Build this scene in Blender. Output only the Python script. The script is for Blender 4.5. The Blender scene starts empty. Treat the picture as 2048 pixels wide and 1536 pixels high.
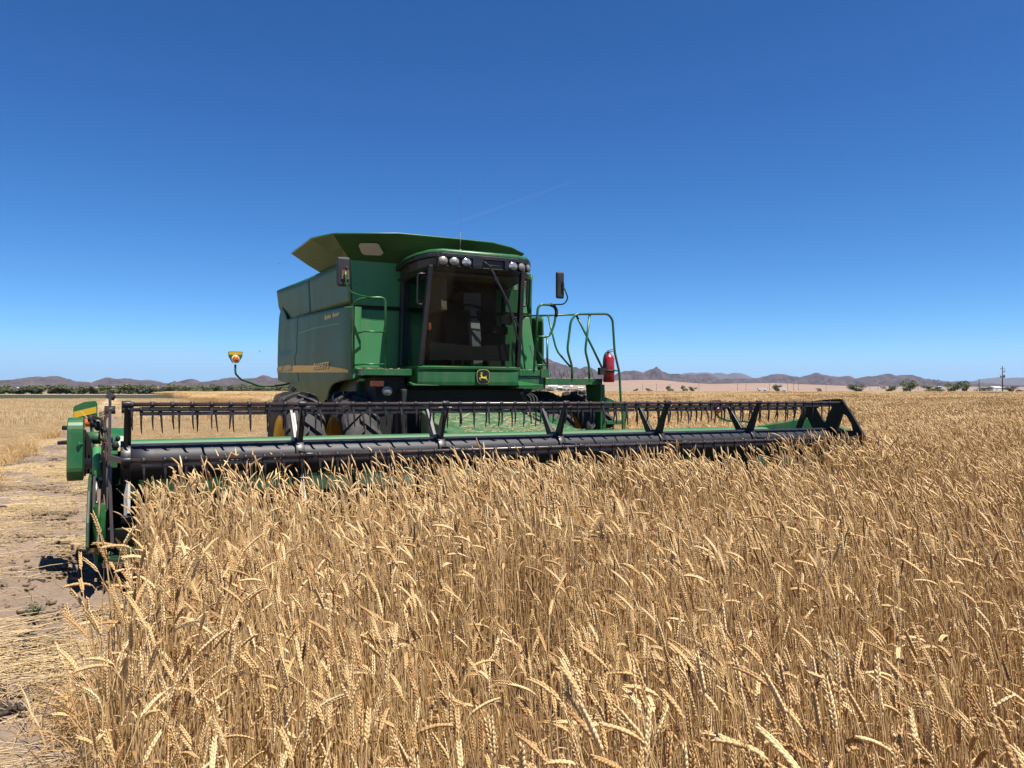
import bpy, math, random
import numpy as np
from mathutils import Vector, Matrix

random.seed(7); rng = np.random.default_rng(11)
scn = bpy.context.scene
col = scn.collection
R_ = math.radians

# ------------------------------------------------------------------ camera, sky, sun, exposure
cam_d = bpy.data.cameras.new('camera'); cam = bpy.data.objects.new('camera', cam_d); col.objects.link(cam)
scn.camera = cam
cam.location = (0, 0, 1.8)
cam_d.sensor_fit = 'HORIZONTAL'; cam_d.sensor_width = 36.0
cam_d.lens = 36.0 * 1539 / 2048
cam.rotation_euler = (R_(90) + math.atan(10 / 1539), 0, 0)
cam_d.clip_start = 0.05; cam_d.clip_end = 60000

SUN_EL = 67.0
SUN_DIR = Vector((0.8 * math.cos(R_(SUN_EL)), -0.6 * math.cos(R_(SUN_EL)), math.sin(R_(SUN_EL))))
world = bpy.data.worlds.new('World'); scn.world = world; world.use_nodes = True
wn = world.node_tree.nodes; wl = world.node_tree.links; wn.clear()
sky = wn.new('ShaderNodeTexSky'); sky.sky_type = 'NISHITA'; sky.sun_disc = False
sky.sun_elevation = R_(SUN_EL); sky.sun_rotation = math.atan2(0.8, -0.6)
sky.altitude = 0; sky.air_density = 0.6; sky.dust_density = 0.0; sky.ozone_density = 10.0
# clear desert sky: each channel graded a little steeper, paler only at the horizon
sep_ = wn.new('ShaderNodeSeparateColor'); com_ = wn.new('ShaderNodeCombineColor'); wl.new(sky.outputs[0], sep_.inputs[0])
for ch, (pw, mu, cap) in enumerate(((1.539, 0.60, 3.6), (1.222, 0.93, 6.3), (1.029, 1.26, 9.3))):
    a_ = wn.new('ShaderNodeMath'); a_.operation = 'POWER'; a_.inputs[1].default_value = pw; wl.new(sep_.outputs[ch], a_.inputs[0])
    b_ = wn.new('ShaderNodeMath'); b_.operation = 'MULTIPLY'; b_.inputs[1].default_value = mu; wl.new(a_.outputs[0], b_.inputs[0])
    c_ = wn.new('ShaderNodeMath'); c_.operation = 'SMOOTH_MIN'; c_.inputs[1].default_value = cap; c_.inputs[2].default_value = 1.0; wl.new(b_.outputs[0], c_.inputs[0])
    wl.new(c_.outputs[0], com_.inputs[ch])
bg = wn.new('ShaderNodeBackground'); bg.inputs['Strength'].default_value = 0.066
wo = wn.new('ShaderNodeOutputWorld')
wl.new(com_.outputs[0], bg.inputs[0]); wl.new(bg.outputs[0], wo.inputs[0])
sun_d = bpy.data.lights.new('sun', 'SUN'); sun_d.energy = 5.0; sun_d.angle = R_(0.53); sun_d.color = (1.0, 0.95, 0.87)
sun = bpy.data.objects.new('sun', sun_d); col.objects.link(sun)
sun.rotation_euler = SUN_DIR.to_track_quat('Z', 'Y').to_euler()
sun.location = (20, -15, 60)
scn.view_settings.view_transform = 'Standard'; scn.view_settings.look = 'None'
scn.view_settings.exposure = 0.82; scn.view_settings.gamma = 1.0
try:
    scn.cycles.max_bounces = 8; scn.cycles.transparent_max_bounces = 12; scn.cycles.volume_bounces = 0
except Exception: pass

# ------------------------------------------------------------------ frames
TH = R_(27); CT, ST = math.cos(TH), math.sin(TH); CX, CY = 0.62, 8.65
def W(u, v, z=0.0): return (CX + CT * u - ST * v, CY + ST * u + CT * v, z)
def UV(x, y): return (CT * (x - CX) + ST * (y - CY), -ST * (x - CX) + CT * (y - CY))
F_ = 1539.0
def at(px, py, Y): return ((px - 1024) / F_ * Y, Y, 1.8 - (py - 778) / F_ * Y)

# ------------------------------------------------------------------ object helpers
OFF = {}
def link(o, parent=None):
    col.objects.link(o)
    if parent is not None:
        o.parent = parent
        if parent in OFF: o.location = -OFF[parent]
    return o
def tag(o, label=None, cat=None, group=None, kind=None):
    if label: o['label'] = label
    if cat: o['category'] = cat
    if group: o['group'] = group
    if kind: o['kind'] = kind
    return o
def empty(name, loc, rz=0.0, rot=None):
    o = bpy.data.objects.new(name, None); o.empty_display_size = 0.3
    o.location = loc; o.rotation_euler = rot if rot else (0, 0, rz)
    col.objects.link(o); return o
def machine(name, u, v, z, ry=0.0):
    """an Empty whose children are written in machine coordinates (u across, v backwards, z up)"""
    o = empty(name, W(u, v, z), rot=(0, ry, TH)); o.rotation_mode = 'XYZ'
    OFF[o] = Vector((u, v, z)); return o
def copy_tree(o, parent=None):
    c = o.copy(); col.objects.link(c)
    if parent is not None: c.parent = parent
    for ch in list(o.children): copy_tree(ch, c)
    return c

class MB:
    def __init__(s): s.v = []; s.f = []; s.mi = []; s.sm = []
    def add(s, vs, fs, mi=0, sm=False):
        b = len(s.v); s.v.extend([tuple(p) for p in vs])
        for f in fs: s.f.append(tuple(i + b for i in f)); s.mi.append(mi); s.sm.append(sm)
        return s
    def box(s, a, b, c, d, e, f, mi=0):
        return s.hexa([(a, c, e), (b, c, e), (b, d, e), (a, d, e), (a, c, f), (b, c, f), (b, d, f), (a, d, f)], mi)
    def hexa(s, p, mi=0):
        return s.add(p, [(3, 2, 1, 0), (4, 5, 6, 7), (0, 1, 5, 4), (1, 2, 6, 5), (2, 3, 7, 6), (3, 0, 4, 7)], mi)
    def obox(s, c, size, M, mi=0):
        h = [x / 2 for x in size]; c = Vector(c)
        p = [c + M @ Vector((x * h[0], y * h[1], z * h[2])) for z in (-1, 1) for x, y in ((-1, -1), (1, -1), (1, 1), (-1, 1))]
        return s.hexa(p, mi)
    def bar(s, p0, p1, w, t, up=(0, 0, 1), mi=0, w1=None, t1=None):
        p0, p1 = Vector(p0), Vector(p1); d = (p1 - p0).normalized(); up = Vector(up)
        a = d.cross(up)
        if a.length < 1e-4: a = d.cross(Vector((1, 0, 0)))
        a.normalize(); b = a.cross(d); w1 = w if w1 is None else w1; t1 = t if t1 is None else t1
        p = [p0 + a * x * w / 2 + b * y * t / 2 for x, y in ((-1, -1), (1, -1), (1, 1), (-1, 1))]
        q = [p1 + a * x * w1 / 2 + b * y * t1 / 2 for x, y in ((-1, -1), (1, -1), (1, 1), (-1, 1))]
        return s.hexa(p + q, mi)
    def tube(s, pts, r, n=8, mi=0, caps=True, closed=False):
        pts = [Vector(p) for p in pts]; m = len(pts); rs = r if isinstance(r, (list, tuple)) else [r] * m
        vs = []; prev = None
        for i, p in enumerate(pts):
            if closed: t = pts[(i + 1) % m] - pts[i - 1]
            else: t = pts[min(i + 1, m - 1)] - pts[max(i - 1, 0)]
            t.normalize()
            if prev is None:
                a = t.cross(Vector((0, 0, 1)))
                if a.length < 0.05: a = t.cross(Vector((1, 0, 0)))
            else: a = prev - t * prev.dot(t)
            a.normalize(); prev = a; b = t.cross(a)
            for k in range(n):
                g = 2 * math.pi * k / n; vs.append(p + (a * math.cos(g) + b * math.sin(g)) * rs[i])
        fs = []
        for i in range(m if closed else m - 1):
            j = (i + 1) % m
            for k in range(n): fs.append((i * n + k, i * n + (k + 1) % n, j * n + (k + 1) % n, j * n + k))
        s.add(vs, fs, mi, True)
        if caps and not closed:
            b0 = len(s.v) - len(vs)
            s.f += [tuple(b0 + k for k in range(n))[::-1], tuple(b0 + (m - 1) * n + k for k in range(n))]
            s.mi += [mi, mi]; s.sm += [False, False]
        return s
    def cyl(s, p0, p1, r, r1=None, n=16, mi=0):
        return s.tube([p0, p1], [r, r if r1 is None else r1], n, mi)
    def prism(s, poly, fn, a, b, mi=0):
        """poly of 2-d points, fn(p, q, t) -> xyz, extruded from t=a to t=b"""
        n = len(poly); vs = [fn(p, q, a) for p, q in poly] + [fn(p, q, b) for p, q in poly]
        fs = [tuple(range(n))[::-1], tuple(range(n, 2 * n))] + [(i, (i + 1) % n, n + (i + 1) % n, n + i) for i in range(n)]
        return s.add(vs, fs, mi)
    def grid(s, rows, mi=0, sm=True, close=False):
        m, n = len(rows), len(rows[0]); vs = [p for r in rows for p in r]; fs = []
        for i in range(m - 1):
            for k in range(n if close else n - 1): fs.append((i * n + k, i * n + (k + 1) % n, (i + 1) * n + (k + 1) % n, (i + 1) * n + k))
        return s.add(vs, fs, mi, sm)
    def lathe(s, prof, fn, n=32, mi=0):
        """prof of (axial, radius); fn(axial, c*r, s*r) -> xyz"""
        rows = [[fn(a, r * math.cos(2 * math.pi * k / n), r * math.sin(2 * math.pi * k / n)) for k in range(n)] for a, r in prof]
        return s.grid(rows, mi, True, True)
    def ball(s, c, r, n=10, m=6, mi=0, M=None):
        rows = []
        for i in range(m + 1):
            ph = math.pi * (i / m) ; row = []
            for k in range(n):
                g = 2 * math.pi * k / n
                q = Vector((r[0] * math.sin(ph) * math.cos(g), r[1] * math.sin(ph) * math.sin(g), r[2] * math.cos(ph)))
                row.append(Vector(c) + (M @ q if M else q))
            rows.append(row)
        return s.grid(rows, mi, True, True)
    def mesh(s, name, mats):
        me = bpy.data.meshes.new(name); me.from_pydata([tuple(p) for p in s.v], [], s.f)
        mats = mats if isinstance(mats, (list, tuple)) else [mats]
        for m in mats: me.materials.append(m)
        me.polygons.foreach_set('material_index', s.mi); me.polygons.foreach_set('use_smooth', s.sm)
        me.update(); return me
    def build(s, name, mats, parent=None, bevel=0.0, solid=0.0, seg=2, label=None):
        o = bpy.data.objects.new(name, s.mesh(name, mats)); link(o, parent)
        if solid:
            m = o.modifiers.new('solid', 'SOLIDIFY'); m.thickness = solid; m.offset = 0
        if bevel:
            m = o.modifiers.new('bevel', 'BEVEL'); m.width = bevel; m.segments = seg; m.limit_method = 'ANGLE'; m.angle_limit = R_(35)
            m.harden_normals = False
        if label: o['label'] = label
        return o

def fillet(pts, r, n=5):
    pts = [Vector(p) for p in pts]; out = [pts[0]]
    for i in range(1, len(pts) - 1):
        a, b, c = pts[i - 1], pts[i], pts[i + 1]
        d0, d1 = (a - b), (c - b); q = min(r, d0.length * 0.45, d1.length * 0.45)
        p0, p1 = b + d0.normalized() * q, b + d1.normalized() * q
        for k in range(n + 1):
            t = k / n; out.append(p0 * (1 - t) ** 2 + b * 2 * t * (1 - t) + p1 * t * t)
    out.append(pts[-1]); return out
def interp(x, pts):
    return float(np.interp(x, [p[0] for p in pts], [p[1] for p in pts]))

# ------------------------------------------------------------------ materials
def _mat(name):
    m = bpy.data.materials.new(name); m.use_nodes = True; n = m.node_tree.nodes; l = m.node_tree.links
    return m, n, l, n['Principled BSDF']
def _noise(n, l, scale, detail=4, rough=0.6, coord='Object'):
    tc = n.new('ShaderNodeTexCoord'); nz = n.new('ShaderNodeTexNoise')
    nz.inputs['Scale'].default_value = scale; nz.inputs['Detail'].default_value = detail; nz.inputs['Roughness'].default_value = rough
    l.new(tc.outputs[coord], nz.inputs['Vector']); return nz
def _mix(n, l, fac, a, b):
    mx = n.new('ShaderNodeMix'); mx.data_type = 'RGBA'
    for sock, val in ((mx.inputs[0], fac), (mx.inputs[6], a), (mx.inputs[7], b)):
        if hasattr(val, 'is_linked') or hasattr(val, 'links'): l.new(val, sock)
        elif isinstance(val, (int, float)): sock.default_value = val
        else: sock.default_value = (*val, 1)
    return mx.outputs[2]
def _ramp(n, l, src, lo, hi):
    mr = n.new('ShaderNodeMapRange'); mr.inputs[1].default_value = lo; mr.inputs[2].default_value = hi
    l.new(src, mr.inputs[0]); return mr.outputs[0]
def paint(name, base, rough=0.4, dust=0.25, dustcol=(0.30, 0.22, 0.14), metal=0.0, scale=3.0, bump=0.0, spec=0.5, coat=0.0):
    base = tuple(x * 0.76 for x in base); dustcol = tuple(x * 0.76 for x in dustcol)
    m, n, l, b = _mat(name)
    nz = _noise(n, l, scale, 6, 0.65); f = _ramp(n, l, nz.outputs[0], 0.42, 0.75)
    nz2 = _noise(n, l, scale * 14, 3, 0.6); f2 = _ramp(n, l, nz2.outputs[0], 0.45, 0.8)
    mm = n.new('ShaderNodeMath'); mm.operation = 'MULTIPLY_ADD'; l.new(f2, mm.inputs[0]); mm.inputs[1].default_value = 0.35; l.new(f, mm.inputs[2])
    tcs = n.new('ShaderNodeTexCoord'); mp = n.new('ShaderNodeMapping'); mp.inputs['Scale'].default_value = (9, 9, 0.7); l.new(tcs.outputs['Object'], mp.inputs[0])
    n3 = n.new('ShaderNodeTexNoise'); n3.inputs['Scale'].default_value = 1.6; n3.inputs['Detail'].default_value = 5; l.new(mp.outputs[0], n3.inputs['Vector']); f3 = _ramp(n, l, n3.outputs[0], 0.48, 0.72)
    m4 = n.new('ShaderNodeMath'); m4.operation = 'MULTIPLY_ADD'; l.new(f3, m4.inputs[0]); m4.inputs[1].default_value = 0.45; l.new(mm.outputs[0], m4.inputs[2])
    md = n.new('ShaderNodeMath'); md.operation = 'MULTIPLY'; l.new(m4.outputs[0], md.inputs[0]); md.inputs[1].default_value = dust
    md.use_clamp = True
    c = _mix(n, l, md.outputs[0], base, dustcol); l.new(c, b.inputs['Base Color'])
    ra = n.new('ShaderNodeMapRange'); ra.inputs[3].default_value = rough; ra.inputs[4].default_value = min(1, rough + 0.4)
    l.new(md.outputs[0], ra.inputs[0]); l.new(ra.outputs[0], b.inputs['Roughness'])
    b.inputs['Metallic'].default_value = metal; b.inputs['Specular IOR Level'].default_value = spec
    b.inputs['Coat Weight'].default_value = coat; b.inputs['Coat Roughness'].default_value = 0.15
    if bump:
        bp = n.new('ShaderNodeBump'); bp.inputs['Strength'].default_value = bump; bp.inputs['Distance'].default_value = 0.01
        l.new(nz2.outputs[0], bp.inputs['Height']); l.new(bp.outputs[0], b.inputs['Normal'])
    return m
GREEN = paint('green_paint', (0.010, 0.135, 0.034), 0.32, 0.22)
GREEN2 = paint('green_dusty_paint', (0.018, 0.125, 0.038), 0.5, 0.36, (0.18, 0.14, 0.075), scale=1.3)
GREENF = paint('green_faded_paint', (0.052, 0.27, 0.095), 0.5, 0.26, (0.22, 0.28, 0.15), scale=1.6)
GREENW = paint('green_extension_paint', (0.008, 0.080, 0.014), 0.6, 0.25, (0.16, 0.12, 0.05), scale=1.2)
GREENB = paint('green_beam_paint', (0.026, 0.16, 0.052), 0.5, 0.35, (0.25, 0.24, 0.14), scale=2.5)
GREENH = paint('green_worn_paint', (0.016, 0.125, 0.040), 0.5, 0.55, (0.30, 0.26, 0.16), scale=4)
DKG2 = paint('shaded_green_steel', (0.006, 0.045, 0.016), 0.55, 0.2, (0.10, 0.08, 0.05))  # shade under the reel put into the green of trough and auger
BLACK = paint('black_paint', (0.012, 0.012, 0.014), 0.38, 0.12, (0.20, 0.16, 0.12))
BLACKS = paint('black_satin_tube', (0.014, 0.014, 0.020), 0.5, 0.08, (0.2, 0.16, 0.12), spec=0.4)
BROWNB = paint('worn_reel_tube', (0.060, 0.042, 0.036), 0.30, 0.25, (0.16, 0.10, 0.07), spec=0.7, scale=8)
PLAST = paint('black_plastic', (0.014, 0.014, 0.017), 0.5, 0.2, (0.16, 0.14, 0.12), scale=9)
RUBBER = paint('tyre_rubber', (0.022, 0.021, 0.022), 0.75, 0.45, (0.17, 0.145, 0.125), scale=5, bump=0.2)
YELLOW = paint('yellow_paint', (0.75, 0.45, 0.012), 0.4, 0.3, (0.35, 0.22, 0.08))
STRIPE = paint('yellow_decal', (0.95, 0.54, 0.03), 0.45, 0.15, (0.30, 0.22, 0.10))
CREAM = paint('pale_lettering', (0.98, 0.74, 0.22), 0.5, 0.15)
DARK = paint('dark_interior', (0.010, 0.011, 0.010), 0.7, 0.15, (0.1, 0.08, 0.06))
DKGREEN = paint('dark_green_frame', (0.006, 0.05, 0.017), 0.5, 0.35, (0.14, 0.11, 0.07))
STEEL = paint('bare_steel', (0.42, 0.41, 0.40), 0.35, 0.3, (0.2, 0.13, 0.08), metal=0.8)
RUST = paint('rusty_steel', (0.14, 0.075, 0.04), 0.6, 0.4, (0.22, 0.13, 0.07), scale=9)
RED = paint('red_cylinder', (0.42, 0.012, 0.018), 0.3, 0.1, coat=0.3)
WHITE = paint('white_wall', (0.80, 0.80, 0.78), 0.6, 0.15)
LENSW = paint('lamp_reflector', (0.75, 0.76, 0.78), 0.12, 0.10, metal=0.75)
LENSG = paint('dusty_lamp_lens', (0.36, 0.34, 0.32), 0.35, 0.3, metal=0.3)
ORANGE = paint('orange_lens', (0.80, 0.14, 0.008), 0.25, 0.1, coat=0.4)
PANEL = paint('translucent_window', (0.55, 0.50, 0.42), 0.5, 0.3, (0.4, 0.33, 0.22))
SEATM = paint('brown_trim', (0.060, 0.048, 0.038), 0.8, 0.3, (0.07, 0.05, 0.03))
GREYM = paint('grey_trim', (0.20, 0.20, 0.18), 0.7, 0.2)
TAN = paint('tan_headliner', (0.15, 0.105, 0.06), 0.8, 0.3)
WOOD = paint('weathered_pole', (0.045, 0.032, 0.024), 0.85, 0.3)
EMB = paint('emblem_black', (0.012, 0.010, 0.012), 0.35, 0.03)
EMBY = paint('emblem_yellow', (0.85, 0.70, 0.02), 0.4, 0.03)
STICK = paint('white_sticker', (0.72, 0.85, 0.80), 0.5, 0.05)
def glass():
    m, n, l, b = _mat('tinted_glass'); n.remove(b)
    tr = n.new('ShaderNodeBsdfTransparent'); tr.inputs[0].default_value = (0.52, 0.57, 0.55, 1)
    gl = n.new('ShaderNodeBsdfGlossy'); gl.inputs['Roughness'].default_value = 0.02
    df = n.new('ShaderNodeBsdfDiffuse'); df.inputs[0].default_value = (0.16, 0.16, 0.15, 1)
    lw = n.new('ShaderNodeLayerWeight'); lw.inputs['Blend'].default_value = 0.5; p5 = n.new('ShaderNodeMath'); p5.operation = 'POWER'; l.new(lw.outputs['Facing'], p5.inputs[0]); p5.inputs[1].default_value = 5.0
    fr = n.new('ShaderNodeMath'); fr.operation = 'MULTIPLY_ADD'; l.new(p5.outputs[0], fr.inputs[0]); fr.inputs[1].default_value = 0.7; fr.inputs[2].default_value = 0.012
    nz = _noise(n, l, 6, 6, 0.7); f = _ramp(n, l, nz.outputs[0], 0.45, 0.95)
    mu = n.new('ShaderNodeMath'); mu.operation = 'MULTIPLY'; l.new(f, mu.inputs[0]); mu.inputs[1].default_value = 0.05
    m1 = n.new('ShaderNodeMixShader'); l.new(mu.outputs[0], m1.inputs[0]); l.new(tr.outputs[0], m1.inputs[1]); l.new(df.outputs[0], m1.inputs[2])
    m2 = n.new('ShaderNodeMixShader'); l.new(fr.outputs[0], m2.inputs[0]); l.new(m1.outputs[0], m2.inputs[1]); l.new(gl.outputs[0], m2.inputs[2])
    l.new(m2.outputs[0], n['Material Output'].inputs[0]); return m
GLASS = glass()

# ------------------------------------------------------------------ ground
def nfbm(x, y, seed=0, octaves=5, lac=2.0, gain=0.5):
    """value-noise fbm on arrays"""
    r = np.random.default_rng(seed); T = r.random((256, 256)); out = np.zeros_like(x, dtype=float); a = 1.0; s = 0.0
    for o in range(octaves):
        xi = np.floor(x).astype(np.int64); yi = np.floor(y).astype(np.int64); fx = x - xi; fy = y - yi
        fx = fx * fx * (3 - 2 * fx); fy = fy * fy * (3 - 2 * fy)
        g = lambda i, j: T[(xi + i) % 256, (yi + j) % 256]
        out += a * ((g(0, 0) * (1 - fx) + g(1, 0) * fx) * (1 - fy) + (g(0, 1) * (1 - fx) + g(1, 1) * fx) * fy)
        s += a; a *= gain; x = x * lac + 17.3; y = y * lac + 5.1
    return out / s
def sstep(a, b, x):
    t = np.clip((x - a) / (b - a), 0, 1); return t * t * (3 - 2 * t)
def ground_z(u, v):
    u = np.asarray(u, float); v = np.asarray(v, float)
    ridge = 0.30 * sstep(-7.3, -6.1, u) * (1 - 0.55 * sstep(-5.9, -4.7, u)) * (1 - sstep(-4.7, -3.6, u))
    near = np.exp(-((v - 3) / 40.0) ** 2)
    return ridge * (0.4 + 0.6 * near)
def make_ground():
    us = np.concatenate([-np.geomspace(16000, 12, 40), np.arange(-11.5, -8, 0.35), np.arange(-8, -3.2, 0.055), np.arange(-3.2, 8, 0.5), np.geomspace(9, 16000, 40)])
    vs = np.concatenate([-np.geomspace(16000, 14, 26), np.arange(-13, -9.5, 0.4), np.arange(-9.5, 8, 0.06), np.geomspace(8.1, 60, 60), np.geomspace(62, 16000, 60)])
    U, V = np.meshgrid(us, vs); X = CX + CT * U - ST * V; Y = CY + ST * U + CT * V
    Z = ground_z(U, V)
    fine = sstep(-9, -8, U) * (1 - sstep(-4, -3, U)) * sstep(-11, -9.5, V) * (1 - sstep(9, 30, V))
    n1 = nfbm(X * 2.1, Y * 2.1, 1, 4); n2 = nfbm(X * 9, Y * 9, 2, 4)
    Z = Z + fine * ((n1 - 0.5) * 0.19 + (np.abs(n2 - 0.5)) * 0.14)
    far = np.hypot(X, Y); Z = Z + 0.0 * far
    nx, ny = len(us), len(vs)
    verts = np.stack([X, Y, Z], -1).reshape(-1, 3)
    i = np.arange(nx - 1)[None, :] + nx * np.arange(ny - 1)[:, None]
    F = np.stack([i, i + 1, i + 1 + nx, i + nx], -1).reshape(-1, 4)
    me = bpy.data.meshes.new('ground'); me.from_pydata(verts.tolist(), [], F.tolist())
    me.polygons.foreach_set('use_smooth', np.ones(len(F), bool))
    # zones: land use (berm soil, stubble, desert); crop floor soil with painted shade
    soil = (sstep(-6.9, -6.35, U + (n1 - 0.5) * 1.0) * (1 - sstep(-4.6, -4.1, U))) * (1 - sstep(35, 90, V))
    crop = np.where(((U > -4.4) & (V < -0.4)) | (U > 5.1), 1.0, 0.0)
    desert = sstep(225, 245, np.where(np.abs(X) < 4000, Y, 999))
    a = me.attributes.new('soil', 'FLOAT', 'POINT'); a.data.foreach_set('value', soil.reshape(-1).astype(np.float32))
    a = me.attributes.new('desert', 'FLOAT', 'POINT'); a.data.foreach_set('value', desert.reshape(-1).astype(np.float32))
    a = me.attributes.new('crop', 'FLOAT', 'POINT'); a.data.foreach_set('value', crop.reshape(-1).astype(np.float32))
    m, n, l, b = _mat('field_ground')
    Cr = n.new('ShaderNodeAttribute'); Cr.attribute_name = 'crop'
    A = n.new('ShaderNodeAttribute'); A.attribute_name = 'soil'; D = n.new('ShaderNodeAttribute'); D.attribute_name = 'desert'
    z1 = _noise(n, l, 1.3, 8, 0.7); z2 = _noise(n, l, 22, 5, 0.7); z3 = _noise(n, l, 0.12, 5, 0.6)
    st = _mix(n, l, _ramp(n, l, z2.outputs[0], 0.3, 0.7), (0.385, 0.277, 0.146), (0.524, 0.416, 0.254))
    st = _mix(n, l, _ramp(n, l, z3.outputs[0], 0.4, 0.7), st, (0.385, 0.277, 0.154))
    so = _mix(n, l, _ramp(n, l, z1.outputs[0], 0.3, 0.7), (0.185, 0.135, 0.099), (0.262, 0.196, 0.146))
    so = _mix(n, l, _ramp(n, l, z2.outputs[0], 0.52, 0.72), so, (0.127, 0.091, 0.065))
    c = _mix(n, l, A.outputs['Fac'], st, so)
    c = _mix(n, l, Cr.outputs['Fac'], c, (0.13, 0.078, 0.045))  # brown soil, darkened in colour for the shade between the stems
    de = _mix(n, l, _ramp(n, l, z3.outputs[0], 0.35, 0.65), (0.231, 0.173, 0.123), (0.293, 0.223, 0.162))
    c = _mix(n, l, D.outputs['Fac'], c, de)
    l.new(c, b.inputs['Base Color']); b.inputs['Roughness'].default_value = 0.95; b.inputs['Specular IOR Level'].default_value = 0.1
    bp = n.new('ShaderNodeBump'); bp.inputs['Strength'].default_value = 0.7; bp.inputs['Distance'].default_value = 0.03
    l.new(z2.outputs[0], bp.inputs['Height']); l.new(bp.outputs[0], b.inputs['Normal'])
    me.materials.append(m)
    o = bpy.data.objects.new('ground', me); col.objects.link(o); tag(o, kind='structure'); return o
make_ground()

# ------------------------------------------------------------------ mountains and far land
def rock(name, a, b_, sc):
    a = tuple(x * 0.76 for x in a); b_ = tuple(x * 0.76 for x in b_)
    m, n, l, b = _mat(name)
    z = _noise(n, l, sc, 8, 0.65); z2 = _noise(n, l, sc * 7, 5, 0.6)
    c = _mix(n, l, _ramp(n, l, z.outputs[0], 0.35, 0.65), a, b_)
    c = _mix(n, l, _ramp(n, l, z2.outputs[0], 0.5, 0.8), c, tuple(x * 0.7 for x in a))
    l.new(c, b.inputs['Base Color']); b.inputs['Roughness'].default_value = 1.0; b.inputs['Specular IOR Level'].default_value = 0.05
    return m
ROCK = rock('mountain_rock', (0.060, 0.049, 0.054), (0.150, 0.112, 0.108), 0.013)
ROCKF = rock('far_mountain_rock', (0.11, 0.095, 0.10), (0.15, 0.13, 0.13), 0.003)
SAND = rock('desert_sand', (0.34, 0.235, 0.175), (0.40, 0.285, 0.215), 0.012)
def ridge(name, prof, D, depth, mat, seed, base=0.0, rough=1.25, nx=640, ny=90):
    pxs = np.linspace(prof[0][0], prof[-1][0], nx)
    zt = 1.8 + (778 - np.interp(pxs, [p[0] for p in prof], [p[1] for p in prof])) / F_ * D
    zt = zt + (base if rough < 0.2 else (nfbm(pxs * 0.16, pxs * 0 + seed, seed + 3, 4) - 0.5) * 2.6 / F_ * D)
    t = np.linspace(-1, 1, ny)                      # -1 foot toward the camera, 0 crest, 1 back foot
    P, T = np.meshgrid(pxs, t)
    Yc = D + T * depth; X = (P - 1024) / F_ * D
    nz = nfbm(X / D * 60, Yc / D * 60, seed, 6, 2.1, 0.55)
    gul = np.abs(nfbm(X / D * 230 + nz * 4, Yc / D * 60, seed + 9, 5) - 0.5) * 2
    q = 1 - np.abs(T)
    prof_t = q ** 1.15
    Zt = np.tile(zt, (ny, 1))
    H_ = (Zt - base) * prof_t
    H_ = H_ * (1 + rough * (nz - 0.5) * 2 * (1 - q) * 1.6 - rough * (1 - gul) * q * (1 - q) * 2.2)
    crest = np.abs(T) < 0.02
    Z = base - 3 + np.maximum(H_ + 3 * q, 0)
    end = np.minimum(1, np.minimum((P - pxs[0]), (pxs[-1] - P)) / 8.0)
    verts = np.stack([X, Yc, Z], -1).reshape(-1, 3)
    i = np.arange(nx - 1)[None, :] + nx * np.arange(ny - 1)[:, None]
    Fq = np.stack([i, i + 1, i + 1 + nx, i + nx], -1).reshape(-1, 4)
    me = bpy.data.meshes.new(name); me.from_pydata(verts.tolist(), [], Fq.tolist())
    me.polygons.foreach_set('use_smooth', np.ones(len(Fq), bool)); me.materials.append(mat)
    o = bpy.data.objects.new(name, me); col.objects.link(o); tag(o, kind='structure'); return o
LEFT = [(-700, 770), (-520, 752), (-400, 760), (-250, 748), (-120, 758), (0, 760), (30, 759), (45, 755.5), (60, 754), (75, 752), (90, 753), (105, 751), (118, 752.5), (130, 756), (148, 763), (160, 762), (172, 763), (185, 767), (198, 761), (210, 755), (217, 753.5), (224, 756), (237, 757.5), (250, 755.5), (265, 758), (290, 761), (315, 763), (330, 767), (342, 768), (350, 767), (360, 762), (372, 758.5), (380, 756.5), (390, 759), (402, 763.5), (420, 761.5), (437, 759), (455, 755), (468, 754.5), (480, 757), (500, 755), (512, 754.5), (527, 749), (535, 751), (542, 754.5), (560, 756), (590, 752), (640, 758), (700, 750), (760, 756), (830, 748), (900, 757), (960, 764), (1040, 771)]
MID = [(860, 772), (930, 752), (980, 742), (1020, 728), (1050, 718), (1072, 713.5), (1082, 715.5), (1094, 714), (1105, 719), (1118, 724), (1132, 728), (1141, 733), (1151, 732.5), (1160, 736), (1168, 732), (1174, 730.5), (1183, 734), (1193, 740), (1204, 747), (1222, 752), (1240, 757), (1270, 771)]
RIGHT = [(1175, 771), (1205, 758), (1226, 751), (1238, 745), (1250, 741), (1263, 739.3), (1274, 740), (1285, 744.5), (1294, 741), (1302, 737), (1308, 736), (1312.5, 732.5), (1318, 737), (1326, 742), (1338, 747), (1346, 747), (1355, 746), (1368, 751), (1378, 748), (1390, 750), (1400, 747.5), (1410, 747), (1425, 752), (1440, 758), (1452, 757), (1470, 756), (1485, 755), (1500, 757), (1515, 754.5), (1530, 752), (1542, 748), (1553, 746.5), (1564, 747), (1573, 749), (1590, 752.5), (1601, 754), (1612, 750), (1624, 747), (1634, 744.5), (1645, 748), (1660, 751), (1676, 752.5), (1695, 750), (1704, 754), (1712, 757), (1722, 754.5), (1733, 752), (1745, 752.5), (1757, 750.5), (1766, 747.5), (1774, 746), (1785, 748.5), (1796, 750.5), (1810, 748.7), (1824, 749), (1835, 754), (1850, 757), (1863, 758), (1880, 761), (1902, 763.5), (1912, 761.5), (1922, 761), (1941, 762.5), (1960, 765.5), (1980, 767), (2010, 770), (2080, 771), (2300, 765), (2600, 755), (2900, 772)]
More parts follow.
